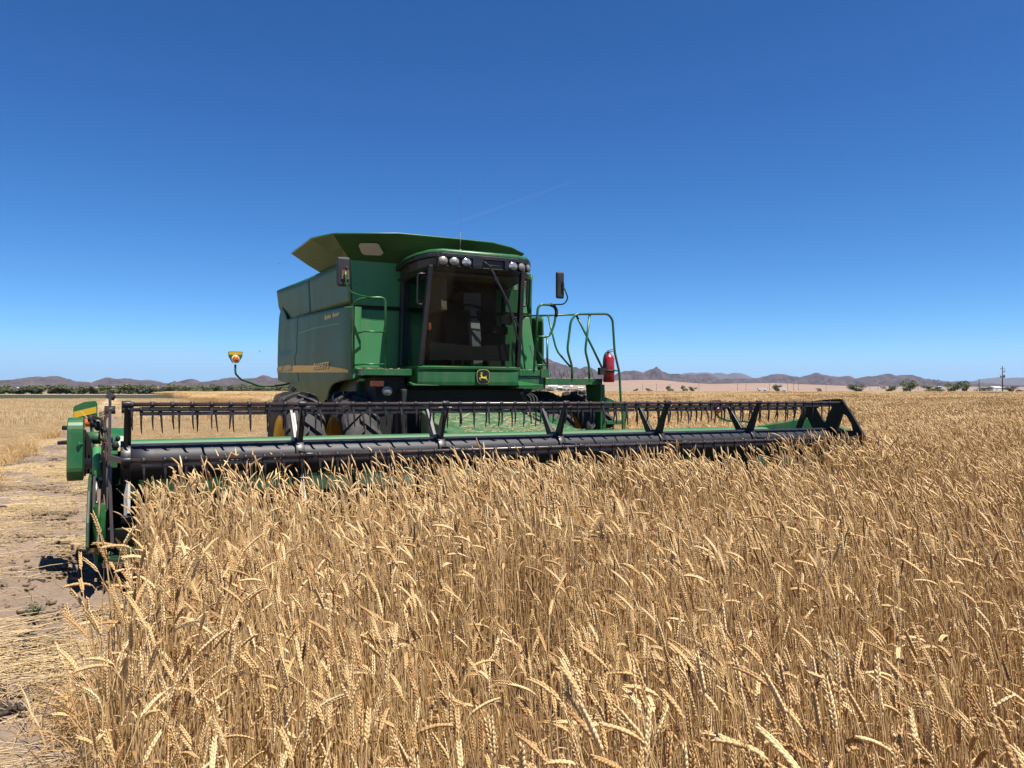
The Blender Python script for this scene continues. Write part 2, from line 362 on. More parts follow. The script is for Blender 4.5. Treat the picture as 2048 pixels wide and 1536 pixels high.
FAR = [(-600, 770), (-300, 758), (0, 763), (22, 760), (60, 765), (160, 764.5), (185, 767), (240, 764), (279, 760.5), (297, 758), (310, 761), (332, 766), (380, 770), (1330, 762), (1362, 748), (1378, 744), (1395, 745), (1410, 744), (1425, 746), (1440, 745), (1456, 748), (1470, 744.5), (1485, 745.5), (1496, 750), (1504, 755), (1530, 762), (1580, 758), (1640, 752), (1700, 765), (1940, 763), (1960, 758.5), (1978, 755.5), (2000, 753), (2012, 756.5), (2030, 754.5), (2048, 754), (2120, 751), (2250, 760), (2500, 768)]
ridge('hills', LEFT, 4200, 900, ROCK, 3)
ridge('hills', MID, 4600, 900, ROCK, 13)
ridge('hills', RIGHT, 6200, 1300, ROCK, 5)
ridge('hills', FAR, 12500, 2200, ROCKF, 8, nx=500)
SANDP = [(900, 779), (1000, 774), (1100, 768), (1180, 763), (1240, 760.3), (1290, 759.3), (1320, 759.8), (1350, 763), (1382, 766.2), (1420, 767.8), (1460, 766.8), (1500, 766), (1540, 765.8), (1580, 767.3), (1610, 769.5), (1645, 771.5), (1700, 772.5), (1800, 773), (1900, 773.5), (2048, 774), (2300, 775), (2600, 778.5)]
ridge('sand_hills', SANDP, 2300, 1100, SAND, 21, rough=0.05, nx=260, ny=40)
PLAINL = [(-700, 776.5), (0, 775.5), (400, 774.5), (800, 774), (1200, 774), (1300, 778)]
ridge('desert_plain', PLAINL, 2000, 800, SAND, 22, rough=0.02, nx=120, ny=20)

# ------------------------------------------------------------------ scattered growth: one object, variants picked by geometry nodes
def scatter(name, label, cat, sets, mats):
    """sets: list of (variants, points dict(loc, rot, scl, pick)); a variant is (verts, faces, material indices)"""
    V, Fc, MI, VID, ROT, SCL, PICK = [], [], [], [], [], [], []
    nv = 0; base_id = 0; ranges = []
    for variants, pts in sets:
        for k, (vs, fs, mi) in enumerate(variants):
            vs = np.asarray(vs, float); V.append(vs); n = len(vs)
            Fc.extend([tuple(i + nv for i in f) for f in fs]); MI.extend(mi)
            VID.append(np.full(n, base_id + k)); ROT.append(np.zeros((n, 3))); SCL.append(np.ones((n, 3))); PICK.append(np.zeros(n, int)); nv += n
        ranges.append((base_id, len(variants))); base_id += len(variants)
    for si, (variants, pts) in enumerate(sets):
        n = len(pts['loc']); V.append(pts['loc']); VID.append(np.full(n, -1 - si)); ROT.append(pts['rot']); SCL.append(pts['scl']); PICK.append(pts['pick']); nv += n
    V = np.concatenate(V); me = bpy.data.meshes.new(name); me.from_pydata(V.tolist(), [], Fc)
    for m in mats: me.materials.append(m)
    me.polygons.foreach_set('material_index', MI); me.polygons.foreach_set('use_smooth', np.ones(len(Fc), bool))
    for nm, typ, arr, key in (('vid', 'INT', np.concatenate(VID), 'value'), ('pick', 'INT', np.concatenate(PICK), 'value'),
                              ('rot', 'FLOAT_VECTOR', np.concatenate(ROT), 'vector'), ('scl', 'FLOAT_VECTOR', np.concatenate(SCL), 'vector')):
        a = me.attributes.new(nm, typ, 'POINT')
        a.data.foreach_set(key, arr.astype(np.int32 if typ == 'INT' else np.float32).ravel())
    o = bpy.data.objects.new(name, me); col.objects.link(o); tag(o, label, cat, kind='stuff')
    t = bpy.data.node_groups.new(name + '_nodes', 'GeometryNodeTree')
    t.interface.new_socket('Geometry', in_out='INPUT', socket_type='NodeSocketGeometry')
    t.interface.new_socket('Geometry', in_out='OUTPUT', socket_type='NodeSocketGeometry')
    N = t.nodes; L = t.links; gi = N.new('NodeGroupInput'); go = N.new('NodeGroupOutput')
    def attr(nm, typ):
        a = N.new('GeometryNodeInputNamedAttribute'); a.data_type = typ; a.inputs[0].default_value = nm
        return [s for s in a.outputs if s.enabled and s.name == 'Attribute'][0] if any(s.enabled and s.name == 'Attribute' for s in a.outputs) else a.outputs[0]
    vid = attr('vid', 'INT')
    def sep(k):
        c = N.new('FunctionNodeCompare'); c.data_type = 'INT'; c.operation = 'EQUAL'
        ins = [s for s in c.inputs if s.enabled]
        L.new(vid, ins[0]); ins[1].default_value = k
        s = N.new('GeometryNodeSeparateGeometry'); s.domain = 'POINT'
        L.new(gi.outputs[0], s.inputs[0]); L.new(c.outputs[0], s.inputs[1]); return s.outputs[0]
    final = N.new('GeometryNodeJoinGeometry')
    for si, (b0, cnt) in enumerate(ranges):
        g2i = N.new('GeometryNodeGeometryToInstance')
        for k in range(cnt): L.new(sep(b0 + k), g2i.inputs[0])
        iop = N.new('GeometryNodeInstanceOnPoints')
        L.new(sep(-1 - si), iop.inputs['Points']); L.new(g2i.outputs[0], iop.inputs['Instance'])
        iop.inputs['Pick Instance'].default_value = True
        L.new(attr('pick', 'INT'), iop.inputs['Instance Index']); L.new(attr('rot', 'FLOAT_VECTOR'), iop.inputs['Rotation'])
        L.new(attr('scl', 'FLOAT_VECTOR'), iop.inputs['Scale']); L.new(iop.outputs[0], final.inputs[0])
    L.new(final.outputs[0], go.inputs[0])
    md = o.modifiers.new('scatter', 'NODES'); md.node_group = t
    return o

class Arr:
    """tiny soup builder for plant variants"""
    def __init__(s): s.v = []; s.f = []; s.m = []
    def add(s, vs, fs, mi):
        b = len(s.v); s.v += [tuple(p) for p in vs]; s.f += [tuple(i + b for i in f) for f in fs]; s.m += [mi] * len(fs)
    def get(s): return (s.v, s.f, s.m)
    def tube(s, pts, rs, n, mi):
        vs = []; m = len(pts); prev = None
        for i in range(m):
            t = Vector(pts[min(i + 1, m - 1)]) - Vector(pts[max(i - 1, 0)]); t.normalize()
            a = t.cross(Vector((0, 1, 0.01))) if prev is None else prev - t * prev.dot(t)
            a.normalize(); prev = a; b = t.cross(a)
            for k in range(n):
                g = 2 * math.pi * k / n; vs.append(Vector(pts[i]) + (a * math.cos(g) + b * math.sin(g)) * rs[i])
        fs = [(i * n + k, i * n + (k + 1) % n, (i + 1) * n + (k + 1) % n, (i + 1) * n + k) for i in range(m - 1) for k in range(n)]
        s.add(vs, fs, mi)
    def strip(s, pts, w, mi, side=(0, 1, 0), twist=0.0):
        vs = []; m = len(pts)
        for i, p in enumerate(pts):
            t = Vector(pts[min(i + 1, m - 1)]) - Vector(pts[max(i - 1, 0)]); t.normalize()
            a = Matrix.Rotation(twist * i / m, 3, t) @ t.cross(Vector(side).cross(t)).normalized()
            ww = w[i] if isinstance(w, (list, tuple)) else w
            vs += [Vector(p) - a * ww / 2, Vector(p) + a * ww / 2]
        s.add(vs, [(2 * i, 2 * i + 1, 2 * i + 3, 2 * i + 2) for i in range(m - 1)], mi)

def stalk_curve(r, h, lean, nod, ear):
    """points of a stem leaning to +x, then the ear's points; nod is the ear's final tilt from vertical"""
    pts = []; x = z = 0.0; ang = 0.0; n = 9; L = h / n
    for i in range(n + 1):
        pts.append((x, 0.012 * math.sin(i * 0.9 + r.random() * 0.2), z)); f = i / n
        ang = lean * (0.25 + 0.75 * f) + max(0.0, f - 0.72) / 0.28 * (nod * 0.5)
        x += math.sin(ang) * L; z += math.cos(ang) * L
    ep = [pts[-1]]; m = 8; x, z = pts[-1][0], pts[-1][2]
    for i in range(m):
        a2 = ang + (nod - ang) * ((i + 1) / m) ** 0.7
        x += math.sin(a2) * ear / m; z += math.cos(a2) * ear / m; ep.append((x, pts[-1][1], z))
    return pts, ep
def along(ep, t):
    k = t * (len(ep) - 1); i = min(int(k), len(ep) - 2); f = k - i
    a, b = Vector(ep[i]), Vector(ep[i + 1]); return a.lerp(b, f), (b - a).normalized()
def leaf(A, r, base, length, droop, yaw, w=0.007, mi=2):
    pts = []; p = Vector(base); ang = r.uniform(0.2, 0.6)
    d = Vector((math.cos(yaw), math.sin(yaw), 0)); n = 6
    for i in range(n + 1):
        pts.append(tuple(p)); p = p + (d * math.sin(ang) + Vector((0, 0, math.cos(ang)))) * length / n; ang += droop / n * r.uniform(0.6, 1.5)
    A.strip(pts, [w * 0.6, w, w, w * 0.9, w * 0.7, w * 0.4, 0.0008], mi, side=(-math.sin(yaw), math.cos(yaw), 0), twist=r.uniform(-3, 3))
def wheat_near(seed):
    r = random.Random(seed); A = Arr(); h = r.uniform(0.86, 1.02); lean = r.uniform(0.0, 0.14)
    nod = abs(r.choice([r.gauss(0.30, 0.18), r.gauss(0.40, 0.2), r.gauss(0.75, 0.3), r.gauss(1.5, 0.4)])); ear = r.choice([r.uniform(0.045, 0.07), r.uniform(0.07, 0.10), r.uniform(0.07, 0.10), r.uniform(0.09, 0.11)]); slim = r.uniform(0.72, 1.06)
    pts, ep = stalk_curve(r, h, lean, nod, ear)
    A.tube(pts, [0.0023 - 0.0009 * i / 9 for i in range(10)], 4, 0)
    awn = seed % 8 == 5
    A.tube(ep, [0.0024] * 5 + [0.002, 0.0016, 0.001, 0.0004], 4, 1)
    roll = r.uniform(0, math.pi); ns = int(ear / 0.0046)
    for k in range(ns):
        t = (k + 0.3) / ns; p, d = along(ep, min(t, 0.995))
        sd = Vector((0, 1, 0)); sd = Matrix.Rotation(roll, 3, d) @ (sd - d * sd.dot(d)).normalized()
        s = 1 if k % 2 else -1; taper = 0.75 + 0.6 * math.sin(math.pi * min(1, t * 0.85 + 0.12)); w = 0.0038 * slim * taper * r.uniform(0.85, 1.1); ln = 0.0125 * r.uniform(0.9, 1.12) * (0.8 + 0.25 * taper)
        sp_an = r.uniform(0.24, 0.40); ax = (d * math.cos(sp_an) + sd * s * math.sin(sp_an)).normalized(); bn = ax.cross(d.cross(sd)); c3 = d.cross(sd).normalized()
        b0 = p + sd * s * 0.0012; vs = [b0]
        for (q, ww) in ((0.30, 1.0), (0.68, 0.85)):
            c = b0 + ax * ln * q
            for g in range(5):
                an = 2 * math.pi * g / 5 + 0.3; vs.append(c + bn.normalized() * math.cos(an) * w * 0.62 * ww + c3 * math.sin(an) * w * ww)
        vs.append(b0 + ax * ln + d * 0.002)
        fs = [(0, 1 + (g + 1) % 5, 1 + g) for g in range(5)] + [(1 + g, 1 + (g + 1) % 5, 6 + (g + 1) % 5, 6 + g) for g in range(5)] + [(6 + g, 6 + (g + 1) % 5, 11) for g in range(5)]
        A.add(vs, fs, 1)
        if awn:
            tip = b0 + ax * ln; A.tube([tip, tip + (d * 0.9 + sd * s * 0.35).normalized() * r.uniform(0.03, 0.06)], [0.0005, 0.0002], 3, 1)
    for q in range(r.choice([1, 1, 2, 2])):
        i = r.choice([2, 3, 4, 5, 6, 7]); leaf(A, r, pts[i], r.uniform(0.10, 0.2), r.uniform(2.2, 4.2), r.uniform(0, 6.28), r.uniform(0.004, 0.007))
    return A.get()
def wheat_bare(seed):
    r = random.Random(seed); A = Arr(); h = r.uniform(0.62, 0.93); lean = r.uniform(0.0, 0.12)
    pts, ep = stalk_curve(r, h, lean, lean, 0.05)
    A.tube(pts, [0.0026 - 0.0009 * i / 9 for i in range(10)], 4, 0)
    for q in range(r.choice([1, 2, 2])):
        i = r.choice([3, 4, 5, 6, 7]); leaf(A, r, pts[i], r.uniform(0.12, 0.24), r.uniform(2.6, 4.4), r.uniform(0, 6.28), r.uniform(0.004, 0.007))
    return A.get()
def wheat_mid(seed):
    r = random.Random(seed); A = Arr(); h = r.uniform(0.86, 1.02); lean = r.uniform(0.02, 0.22)
    nod = abs(r.choice([r.gauss(0.45, 0.25), r.gauss(0.9, 0.35), r.gauss(1.4, 0.4)])); ear = r.uniform(0.08, 0.11)
    pts, ep = stalk_curve(r, h, lean, nod, ear)
    A.tube(pts[2::2] + [pts[-1]], [0.0022] * len(pts[2::2]) + [0.002], 3, 0)
    A.tube(ep[::2], [0.003, 0.0056, 0.0060, 0.0048, 0.001], 5, 1)
    for q in range(r.choice([1, 1, 2])):
        i = r.choice([4, 5, 6, 7]); leaf(A, r, pts[i], r.uniform(0.10, 0.2), r.uniform(2.2, 4.2), r.uniform(0, 6.28), 0.007)
    return A.get()
def wheat_patch(seed, size, count, thick):
    r = random.Random(seed); A = Arr()
    for k in range(count):
        h = r.gauss(0.95, 0.06); lean = r.uniform(0.0, 0.22); nod = abs(r.gauss(0.9, 0.5)); ear = r.uniform(0.09, 0.12)
        pts, ep = stalk_curve(r, h, lean, nod, ear); yaw = math.pi + r.gauss(0, 1.0)
        M = Matrix.Rotation(yaw, 3, 'Z'); o = Vector((r.uniform(-size, size) / 2, r.uniform(-size, size) / 2, 0))
        P = [tuple(M @ Vector(p) + o) for p in (pts[4], pts[7], pts[9])]; E_ = [tuple(M @ Vector(p) + o) for p in (ep[0], ep[4], ep[8])]
        A.tube(P, [0.003 * thick] * 3, 3, 0); A.tube(E_, [0.004 * thick, 0.0085 * thick, 0.002 * thick], 4, 1)
    return A.get()
def wheat_mat(name, cols, transl=0.22, rough=0.55):
    cols = [(c[0] * 0.88, c[1] * 0.82, c[2] * 0.79) for c in cols]
    m, n, l, b = _mat(name); n.remove(b)
    oi = n.new('ShaderNodeObjectInfo'); cr = n.new('ShaderNodeValToRGB')
    e = cr.color_ramp.elements; e[0].position = 0.0; e[0].color = (*cols[0], 1); e[1].position = 1.0; e[1].color = (*cols[-1], 1)
    for i, c in enumerate(cols[1:-1]):
        q = e.new((i + 1) / (len(cols) - 1)); q.color = (*c, 1)
    l.new(oi.outputs['Random'], cr.inputs[0])
    nz = _noise(n, l, 60, 3, 0.6); c2 = _mix(n, l, _ramp(n, l, nz.outputs[0], 0.45, 0.75), cr.outputs[0], tuple(x * 0.72 for x in cols[len(cols) // 2]))
    d = n.new('ShaderNodeBsdfDiffuse'); tr = n.new('ShaderNodeBsdfTranslucent'); gl = n.new('ShaderNodeBsdfGlossy'); gl.inputs['Roughness'].default_value = rough
    l.new(c2, d.inputs[0]); l.new(c2, tr.inputs[0]); gl.inputs[0].default_value = (1, 0.9, 0.7, 1)
    a = n.new('ShaderNodeMixShader'); a.inputs[0].default_value = transl; l.new(d.outputs[0], a.inputs[1]); l.new(tr.outputs[0], a.inputs[2])
    g = n.new('ShaderNodeMixShader'); g.inputs[0].default_value = 0.05; l.new(a.outputs[0], g.inputs[1]); l.new(gl.outputs[0], g.inputs[2])
    l.new(g.outputs[0], n['Material Output'].inputs[0]); return m
STEM = wheat_mat('wheat_stem', [(0.40, 0.21, 0.065), (0.74, 0.52, 0.23), (0.88, 0.69, 0.38), (0.64, 0.42, 0.17)], 0.20)
EAR = wheat_mat('wheat_ear', [(0.34, 0.16, 0.055), (0.62, 0.40, 0.16), (0.90, 0.71, 0.40), (0.84, 0.63, 0.32), (0.72, 0.50, 0.22), (0.46, 0.28, 0.12)], 0.15)
LEAFM = wheat_mat('dry_leaf', [(0.40, 0.23, 0.08), (0.64, 0.44, 0.19), (0.78, 0.58, 0.30)], 0.30)
STRAW = wheat_mat('straw', [(0.48, 0.34, 0.16), (0.66, 0.52, 0.29), (0.78, 0.65, 0.42)], 0.12)

def in_crop(x, y):
    u, v = UV(x, y)
    edge = -4.27 - 0.22 * sstep(-1.7, -4.2, v) + 0.05 * np.sin(v * 1.7) + 0.04 * np.sin(v * 4.1 + 1)
    return ((u > edge) & (v < -0.42)) | (u > 5.25 + 0.08 * np.sin(v * 2))
def ring_points(d0, d1, dens, tan=0.78, ymin=-0.4):
    n = int((2 * tan * d1 + 3) * (d1 - ymin) * dens)
    x = rng.uniform(-tan * d1 - 1.5, tan * d1 + 1.5, n); y = rng.uniform(ymin, d1, n)
    d = np.hypot(x, y); k = (d >= d0) & (d < d1) & (np.abs(x) < tan * np.maximum(y, 0) + 1.5) & (d > 0.45) & in_crop(x, y)
    x, y = x[k], y[k]; rows = nfbm(x * 1.6, y * 1.6, 31, 4)
    u_, v_ = UV(x, y); keep = rng.random(len(x)) < np.clip(0.25 + 2.2 * (rows - 0.28) + 0.6 * sstep(-3.0, -1.2, v_) + 1.0 * (u_ < -3.8), 0.2, 1); return x[keep], y[keep]
def lean_yaw(n): return math.pi * 0.95 + rng.normal(0, 0.95, n)
def pts_of(x, y, smin, smax, nvar, tilt=0.05):
    n = len(x); u, v = UV(x, y); z = ground_z(u, v)
    hgt = rng.uniform(smin, smax, n) * (0.95 + 0.26 * (nfbm(x * 0.7, y * 0.7, 41, 3) - 0.5) * 2)
    # the tops stand level over the low berm; a few stalks broken down
    hgt = np.where(rng.random(n) < 0.06, hgt * rng.uniform(0.55, 0.85, n), hgt)
    rot_t = np.where((rng.random(n) < 0.05) & (tilt > 0), 0.38, tilt)
    hgt = hgt * (1 + 0.105 * sstep(-3.0, -0.9, v) * (u < 5.3) * (v < 0) * (x > -2.6)) * (1 - 0.06 * sstep(2.0, 3.8, u) * (np.abs(v + 0.8) < 1.6))
    rim = (u < -4.05) & (v < -0.4); hgt = np.where(rim, hgt * rng.uniform(0.80, 1.0, n), hgt); rot_t = np.where(rim, 0.04, rot_t)
    rot = np.stack([rng.normal(0, 1, n) * rot_t, rng.normal(0, 1, n) * rot_t, np.where(rim, rng.uniform(0, 6.28, n), lean_yaw(n) + 1.8 * (nfbm(x * 0.45, y * 0.45, 43, 2) - 0.5))], 1)
    scl = np.stack([np.ones(n), np.ones(n), hgt], 1) if False else np.repeat(hgt[:, None], 3, 1)
    return dict(loc=np.stack([x, y, z - 0.01], 1), rot=rot, scl=scl, pick=rng.integers(0, nvar, n))
near_v = [wheat_near(s) for s in range(30)] + [wheat_bare(60 + s) for s in range(20)]; mid_v = [wheat_mid(100 + s) for s in range(24)] + [wheat_bare(160 + s) for s in range(8)]
p1 = [wheat_patch(200 + s, 1.2, 150, 1.4) for s in range(8)]; p2 = [wheat_patch(300 + s, 5.0, 620, 3.2) for s in range(6)]
xa, ya = ring_points(0.0, 6.2, 500); xb, yb = ring_points(6.2, 22, 300); xc, yc = ring_points(22, 62, 1.1); xd, yd = ring_points(60, 232, 0.075)
ue = rng.uniform(-4.56, -4.05, 1900); ve = rng.uniform(-8.9, -0.5, 1900); xe = CX + CT * ue - ST * ve; ye = CY + ST * ue + CT * ve
ke = in_crop(xe, ye) & (np.hypot(xe, ye) > 0.5) & (ye > -0.3); xa = np.concatenate([xa, xe[ke]]); ya = np.concatenate([ya, ye[ke]])
SETS = [(near_v, pts_of(xa, ya, 0.96, 1.12, 50)), (mid_v, pts_of(xb, yb, 0.98, 1.12, 32)),
        (p1, pts_of(xc, yc, 1.0, 1.1, 8, 0.0)), (p2, pts_of(xd, yd, 1.0, 1.1, 6, 0.0))]
for k in (2, 3):
    SETS[k][1]['rot'][:, 2] = rng.normal(0, 0.3, len(SETS[k][1]['rot']))
    SETS[k][1]['scl'] = np.stack([np.ones(len(SETS[k][1]['rot'])), np.ones(len(SETS[k][1]['rot'])), SETS[k][1]['scl'][:, 0].clip(0.95, 1.15)], 1)
scatter('wheat', 'ripe golden wheat standing uncut in front of and beyond the harvester', 'wheat', SETS, [STEM, EAR, LEAFM])

# stubble and loose straw
def stub_var(seed, n=22, size=0.5, h=0.085, w=0.006):
    r = random.Random(seed); A = Arr()
    for k in range(n):
        o = (r.uniform(-size, size) / 2, r.uniform(-size, size) / 2); a = r.uniform(0, 6.28); t = r.uniform(0, 0.25); hh = h * r.uniform(0.5, 1.3)
        A.strip([(o[0], o[1], 0), (o[0] + math.cos(a) * t * hh, o[1] + math.sin(a) * t * hh, hh)], w, 0, side=(math.cos(a + 1), math.sin(a + 1), 0))
    for k in range(n):
        o = (r.uniform(-size, size) / 2, r.uniform(-size, size) / 2); a = r.gauss(0, 0.9); ln = r.uniform(0.08, 0.3)
        A.strip([(o[0], o[1], 0.03), (o[0] + math.cos(a) * ln, o[1] + math.sin(a) * ln, r.uniform(0.02, 0.09))], w, 0, side=(0, 0, 1))
    return A.get()
def straw_var(seed, n=7, size=0.5):
    r = random.Random(seed); A = Arr()
    for k in range(n):
        o = Vector((r.uniform(-size, size) / 2, r.uniform(-size, size) / 2, r.uniform(0.004, 0.02))); a = r.gauss(-0.35, 0.55); ln = r.choice([r.uniform(0.06, 0.2), r.uniform(0.2, 0.55)]); b = r.uniform(-0.3, 0.3)
        pts = [o + Vector((math.cos(a + b * q) * ln * q, math.sin(a + b * q) * ln * q, 0.012 * math.sin(3 * q))) for q in (0, 0.5, 1)]
        A.tube([tuple(p) for p in pts], [0.0021, 0.0023, 0.0016], 3, 0)
    return A.get()
def grass_var(seed, h=0.34, n=30):
    r = random.Random(seed); A = Arr()
    for k in range(n):
        leaf(A, r, (r.gauss(0, 0.10), r.gauss(0, 0.10), 0), h * r.uniform(0.5, 1.25), r.uniform(0.2, 1.3), r.uniform(0, 6.28), 0.006, 0)
    return A.get()
def flat_pts(x, y, nvar, s0, s1, yaw=None, dz=0.0):
    n = len(x); u, v = UV(x, y); s = rng.uniform(s0, s1, n)
    return dict(loc=np.stack([x, y, ground_z(u, v) + dz], 1), rot=np.stack([np.zeros(n), np.zeros(n), rng.uniform(0, 6.28, n) if yaw is None else yaw], 1), scl=np.repeat(s[:, None], 3, 1), pick=rng.integers(0, nvar, n))
def region(n, x0, x1, y0, y1, fn):
    x = rng.uniform(x0, x1, n); y = y0 + (y1 - y0) * rng.random(n); u, v = UV(x, y); k = fn(u, v, x, y); return x[k], y[k]
cut = lambda u, v: (u < -6.75) | ((u < 5.1) & (u > -4.3) & (v > 1.2))
s1 = region(30000, -36, 12, 6, 48, lambda u, v, x, y: cut(u, v) & (np.abs(x) < 0.75 * y + 1) & (np.hypot(x, y) < 48))
s2 = region(10000, -130, 0, 30, 132, lambda u, v, x, y: cut(u, v) & (np.hypot(x, y) > 44) & (np.abs(x) < 0.75 * y + 1))
sv = [stub_var(400 + s) for s in range(8)]; sv2 = [stub_var(420 + s, 60, 2.2, 0.2, 0.022) for s in range(5)]
scatter('stubble', 'pale cut wheat stubble with scattered straw on the harvested field', 'stubble',
        [(sv, flat_pts(*s1, 8, 0.8, 1.2)), (sv2, flat_pts(*s2, 5, 0.8, 1.2))], [STRAW])
s3 = region(260000, -16, 0, 0.3, 24, lambda u, v, x, y: (u > -6.9) & (u < -4.25) & (np.abs(x) < 0.78 * y + 1) & (rng.random(len(u)) < np.clip((nfbm(x * 1.1, y * 1.1, 77, 4) - 0.41) * 4.0, 0.05, 1) * 0.42))
tv = [straw_var(500 + s, 6) for s in range(10)]
scatter('straw_litter', 'loose pale straw lying over the bare earth ridge', 'straw', [(tv, flat_pts(*s3, 10, 0.7, 1.25, yaw=rng.normal(-0.3, 0.85, len(s3[0]))))], [STRAW])
s4 = region(7000, -16, -1, 2, 30, lambda u, v, x, y: (np.abs(u + 6.75 + 0.25 * np.sin(v * 0.8)) < 0.38) & (v > -8))
gv = [grass_var(600 + s) for s in range(6)]
scatter('dry_grass', 'dry golden grass along the foot of the earth ridge', 'dry grass', [(gv, flat_pts(*s4, 6, 0.5, 1.0))], [LEAFM])
s5 = region(900, -4.5, 0.5, 1.0, 6.5, lambda u, v, x, y: (np.abs(u + 4.52) < 0.2) & (v < -2.6))
scatter('wheat_tillers', 'short dry broken stalks and leaves fringing the wheat edge', 'dry leaves', [(gv, flat_pts(*s5, 6, 0.5, 1.3))], [LEAFM])

# ------------------------------------------------------------------ combine harvester
def UVZ(a, b, t): return (t, a, b)          # profile in (v, z), extruded along u
def UZV(a, b, t): return (a, t, b)          # profile in (u, z), extruded along v
def UVt(a, b, t): return (a, b, t)          # plan in (u, v), extruded along z
def text_mesh(body, size, shear=0.0, bold=0.0):
    cu = bpy.data.curves.new('lettering', 'FONT'); cu.body = body; cu.size = size; cu.shear = shear; cu.offset = bold; cu.extrude = 0.0; cu.align_x = 'CENTER'
    ob = bpy.data.objects.new('lettering', cu); me = bpy.data.meshes.new_from_object(ob)
    v = [tuple(p.co) for p in me.vertices]; f = [tuple(p.vertices) for p in me.polygons]
    bpy.data.objects.remove(ob); bpy.data.curves.remove(cu); bpy.data.meshes.remove(me); return v, f
def lettering(name, body, size, fn, mat, parent, shear=0.2, sx=1.0, bold=0.0):
    v, f = text_mesh(body, size, shear, bold); m = MB(); m.add([fn(p[0] * sx, p[1]) for p in v], f); return m.build(name, mat, parent)

combine = machine('combine_harvester', 0, 5.0, 0)
tag(combine, 'large dusty green combine harvester with a black framed cab and dual front tyres', 'combine')

# ---- grain tank and body
tb = MB()
tb.box(-1.46, 1.42, 3.42, 8.4, 1.35, 3.55)                                   # inner body
tb.box(-1.25, 1.25, 8.4, 9.1, 1.5, 2.9)
tb.build('body', DKGREEN, combine, bevel=0.04)
# front plates of the tank: lower and upper, with the dark joint between
fl = MB()
fl.add([(-1.55, 3.36, 2.09), (-0.38, 3.36, 2.09), (-0.38, 3.36, 2.945), (-1.57, 3.36, 2.945), (-1.57, 3.40, 2.945), (-1.55, 3.40, 2.09), (-0.38, 3.40, 2.09), (-0.38, 3.40, 2.945)],
       [(0, 1, 2, 3), (0, 3, 4, 5), (3, 2, 7, 4), (1, 6, 7, 2), (0, 5, 6, 1)])
fl.build('front_plate', GREENF, combine, bevel=0.018); fl = MB()
fl.hexa([(0.62, 3.36, 2.02), (1.50, 3.36, 2.02), (1.50, 3.42, 2.02), (0.62, 3.42, 2.02), (0.62, 3.36, 2.945), (1.33, 3.36, 2.945), (1.33, 3.42, 2.945), (0.62, 3.42, 2.945)])
fl.build('front_plate', GREENF, combine, bevel=0.018)
fu = MB()
fu.add([(-1.56, 3.34, 3.0), (-0.62, 3.34, 3.0), (0.62, 3.34, 3.0), (1.28, 3.34, 3.0), (1.20, 3.34, 3.64), (-1.57, 3.34, 3.64), (-1.56, 3.40, 3.0), (1.28, 3.40, 3.0), (1.20, 3.40, 3.64), (-1.57, 3.40, 3.64)],
       [(0, 1, 2, 3, 4, 5), (3, 7, 8, 4), (0, 6, 7, 3, 2, 1), (5, 9, 6, 0), (4, 8, 9, 5)])
for (bu, bz_) in ((-1.50, 3.05), (-1.50, 3.30), (-1.51, 3.55), (-1.25, 3.05), (-0.95, 3.05), (1.18, 3.05), (1.14, 3.5)): fu.ball((bu, 3.338, bz_), (0.014, 0.008, 0.014), 8, 4)
fu.build('tank_front', GREENF, combine, bevel=0.015)
MB().box(-1.50, 1.25, 3.385, 3.42, 2.93, 3.02).build('tank_joint', DARK, combine)

# ---- right side panel with stripe and lettering
ZT = [(3.10, 2.955), (3.36, 2.965), (7.6, 3.13), (7.75, 3.24), (8.22, 3.44), (8.49, 3.19), (8.8, 2.74), (9.07, 2.32)]
ZB = [(3.08, 1.93), (3.48, 1.915), (3.9, 1.885), (4.11, 1.84), (4.33, 1.755), (4.55, 1.64), (4.95, 1.50), (5.6, 1.58), (6.19, 1.68), (6.6, 1.80), (7.0, 1.87), (7.61, 1.925), (8.6, 1.98), (9.05, 2.06), (9.07, 2.3)]
def pan_u(v, z):
    b = -1.60 - 0.055 * math.cos((z - 2.45) * 1.3) - 0.03 * math.sin(max(0, min(1, (v - 3.1) / 6)) * math.pi)
    b += 0.05 * max(0, (3.42 - v) / 0.34) ** 2 + 0.35 * max(0, (v - 8.3) / 0.75) ** 2 + 0.10 * max(0, (2.0 - z) / 0.5) ** 1.6
    if v > 6.35 and z > 2.25: b += 0.025 * float(sstep(6.5, 7.2, v)) * float(sstep(2.42, 2.55, z)) * (1 - float(sstep(8.2, 8.5, v)))
    return b
sp = MB(); vv = sorted(set(list(np.linspace(3.08, 9.06, 76)) + [3.12, 3.16, 3.22, 3.3]))
sp.grid([[(pan_u(v, interp(v, ZB) + (interp(v, ZT) - interp(v, ZB)) * k / 30), v, interp(v, ZB) + (interp(v, ZT) - interp(v, ZB)) * k / 30) for k in range(31)] for v in vv])
sp_o = sp.build('side_panel', GREEN2, combine, solid=0.03)
flg = MB(); flg.grid([[(pan_u(3.08, z) - 0.012, 3.075, z), (pan_u(3.08, z) + 0.03, 3.062, z), (pan_u(3.08, z) + 0.12, 3.10, z), (-1.47, 3.18, z)] for z in np.linspace(1.95, 2.945, 10)]); flg.build('panel_flange', GREENF, sp_o)
seam = MB(); sv_ = fillet([(6.39, 3.06), (6.39, 2.45), (6.61, 2.36), (6.40, 2.12), (6.31, 2.03), (6.23, 1.71)], 0.08, 4)
rows = []
for p in [tuple(q) for q in [Vector((a[0], a[1], 0)) for a in sv_]]:
    v, z = p[0], p[1]; rows.append([(pan_u(v - d, z) - 0.018, v - d, z) for d in (0.035, 0, -0.035)])
seam.grid(rows); seam.build('panel_joint', DARK, sp_o)
stp = MB(); rows = []
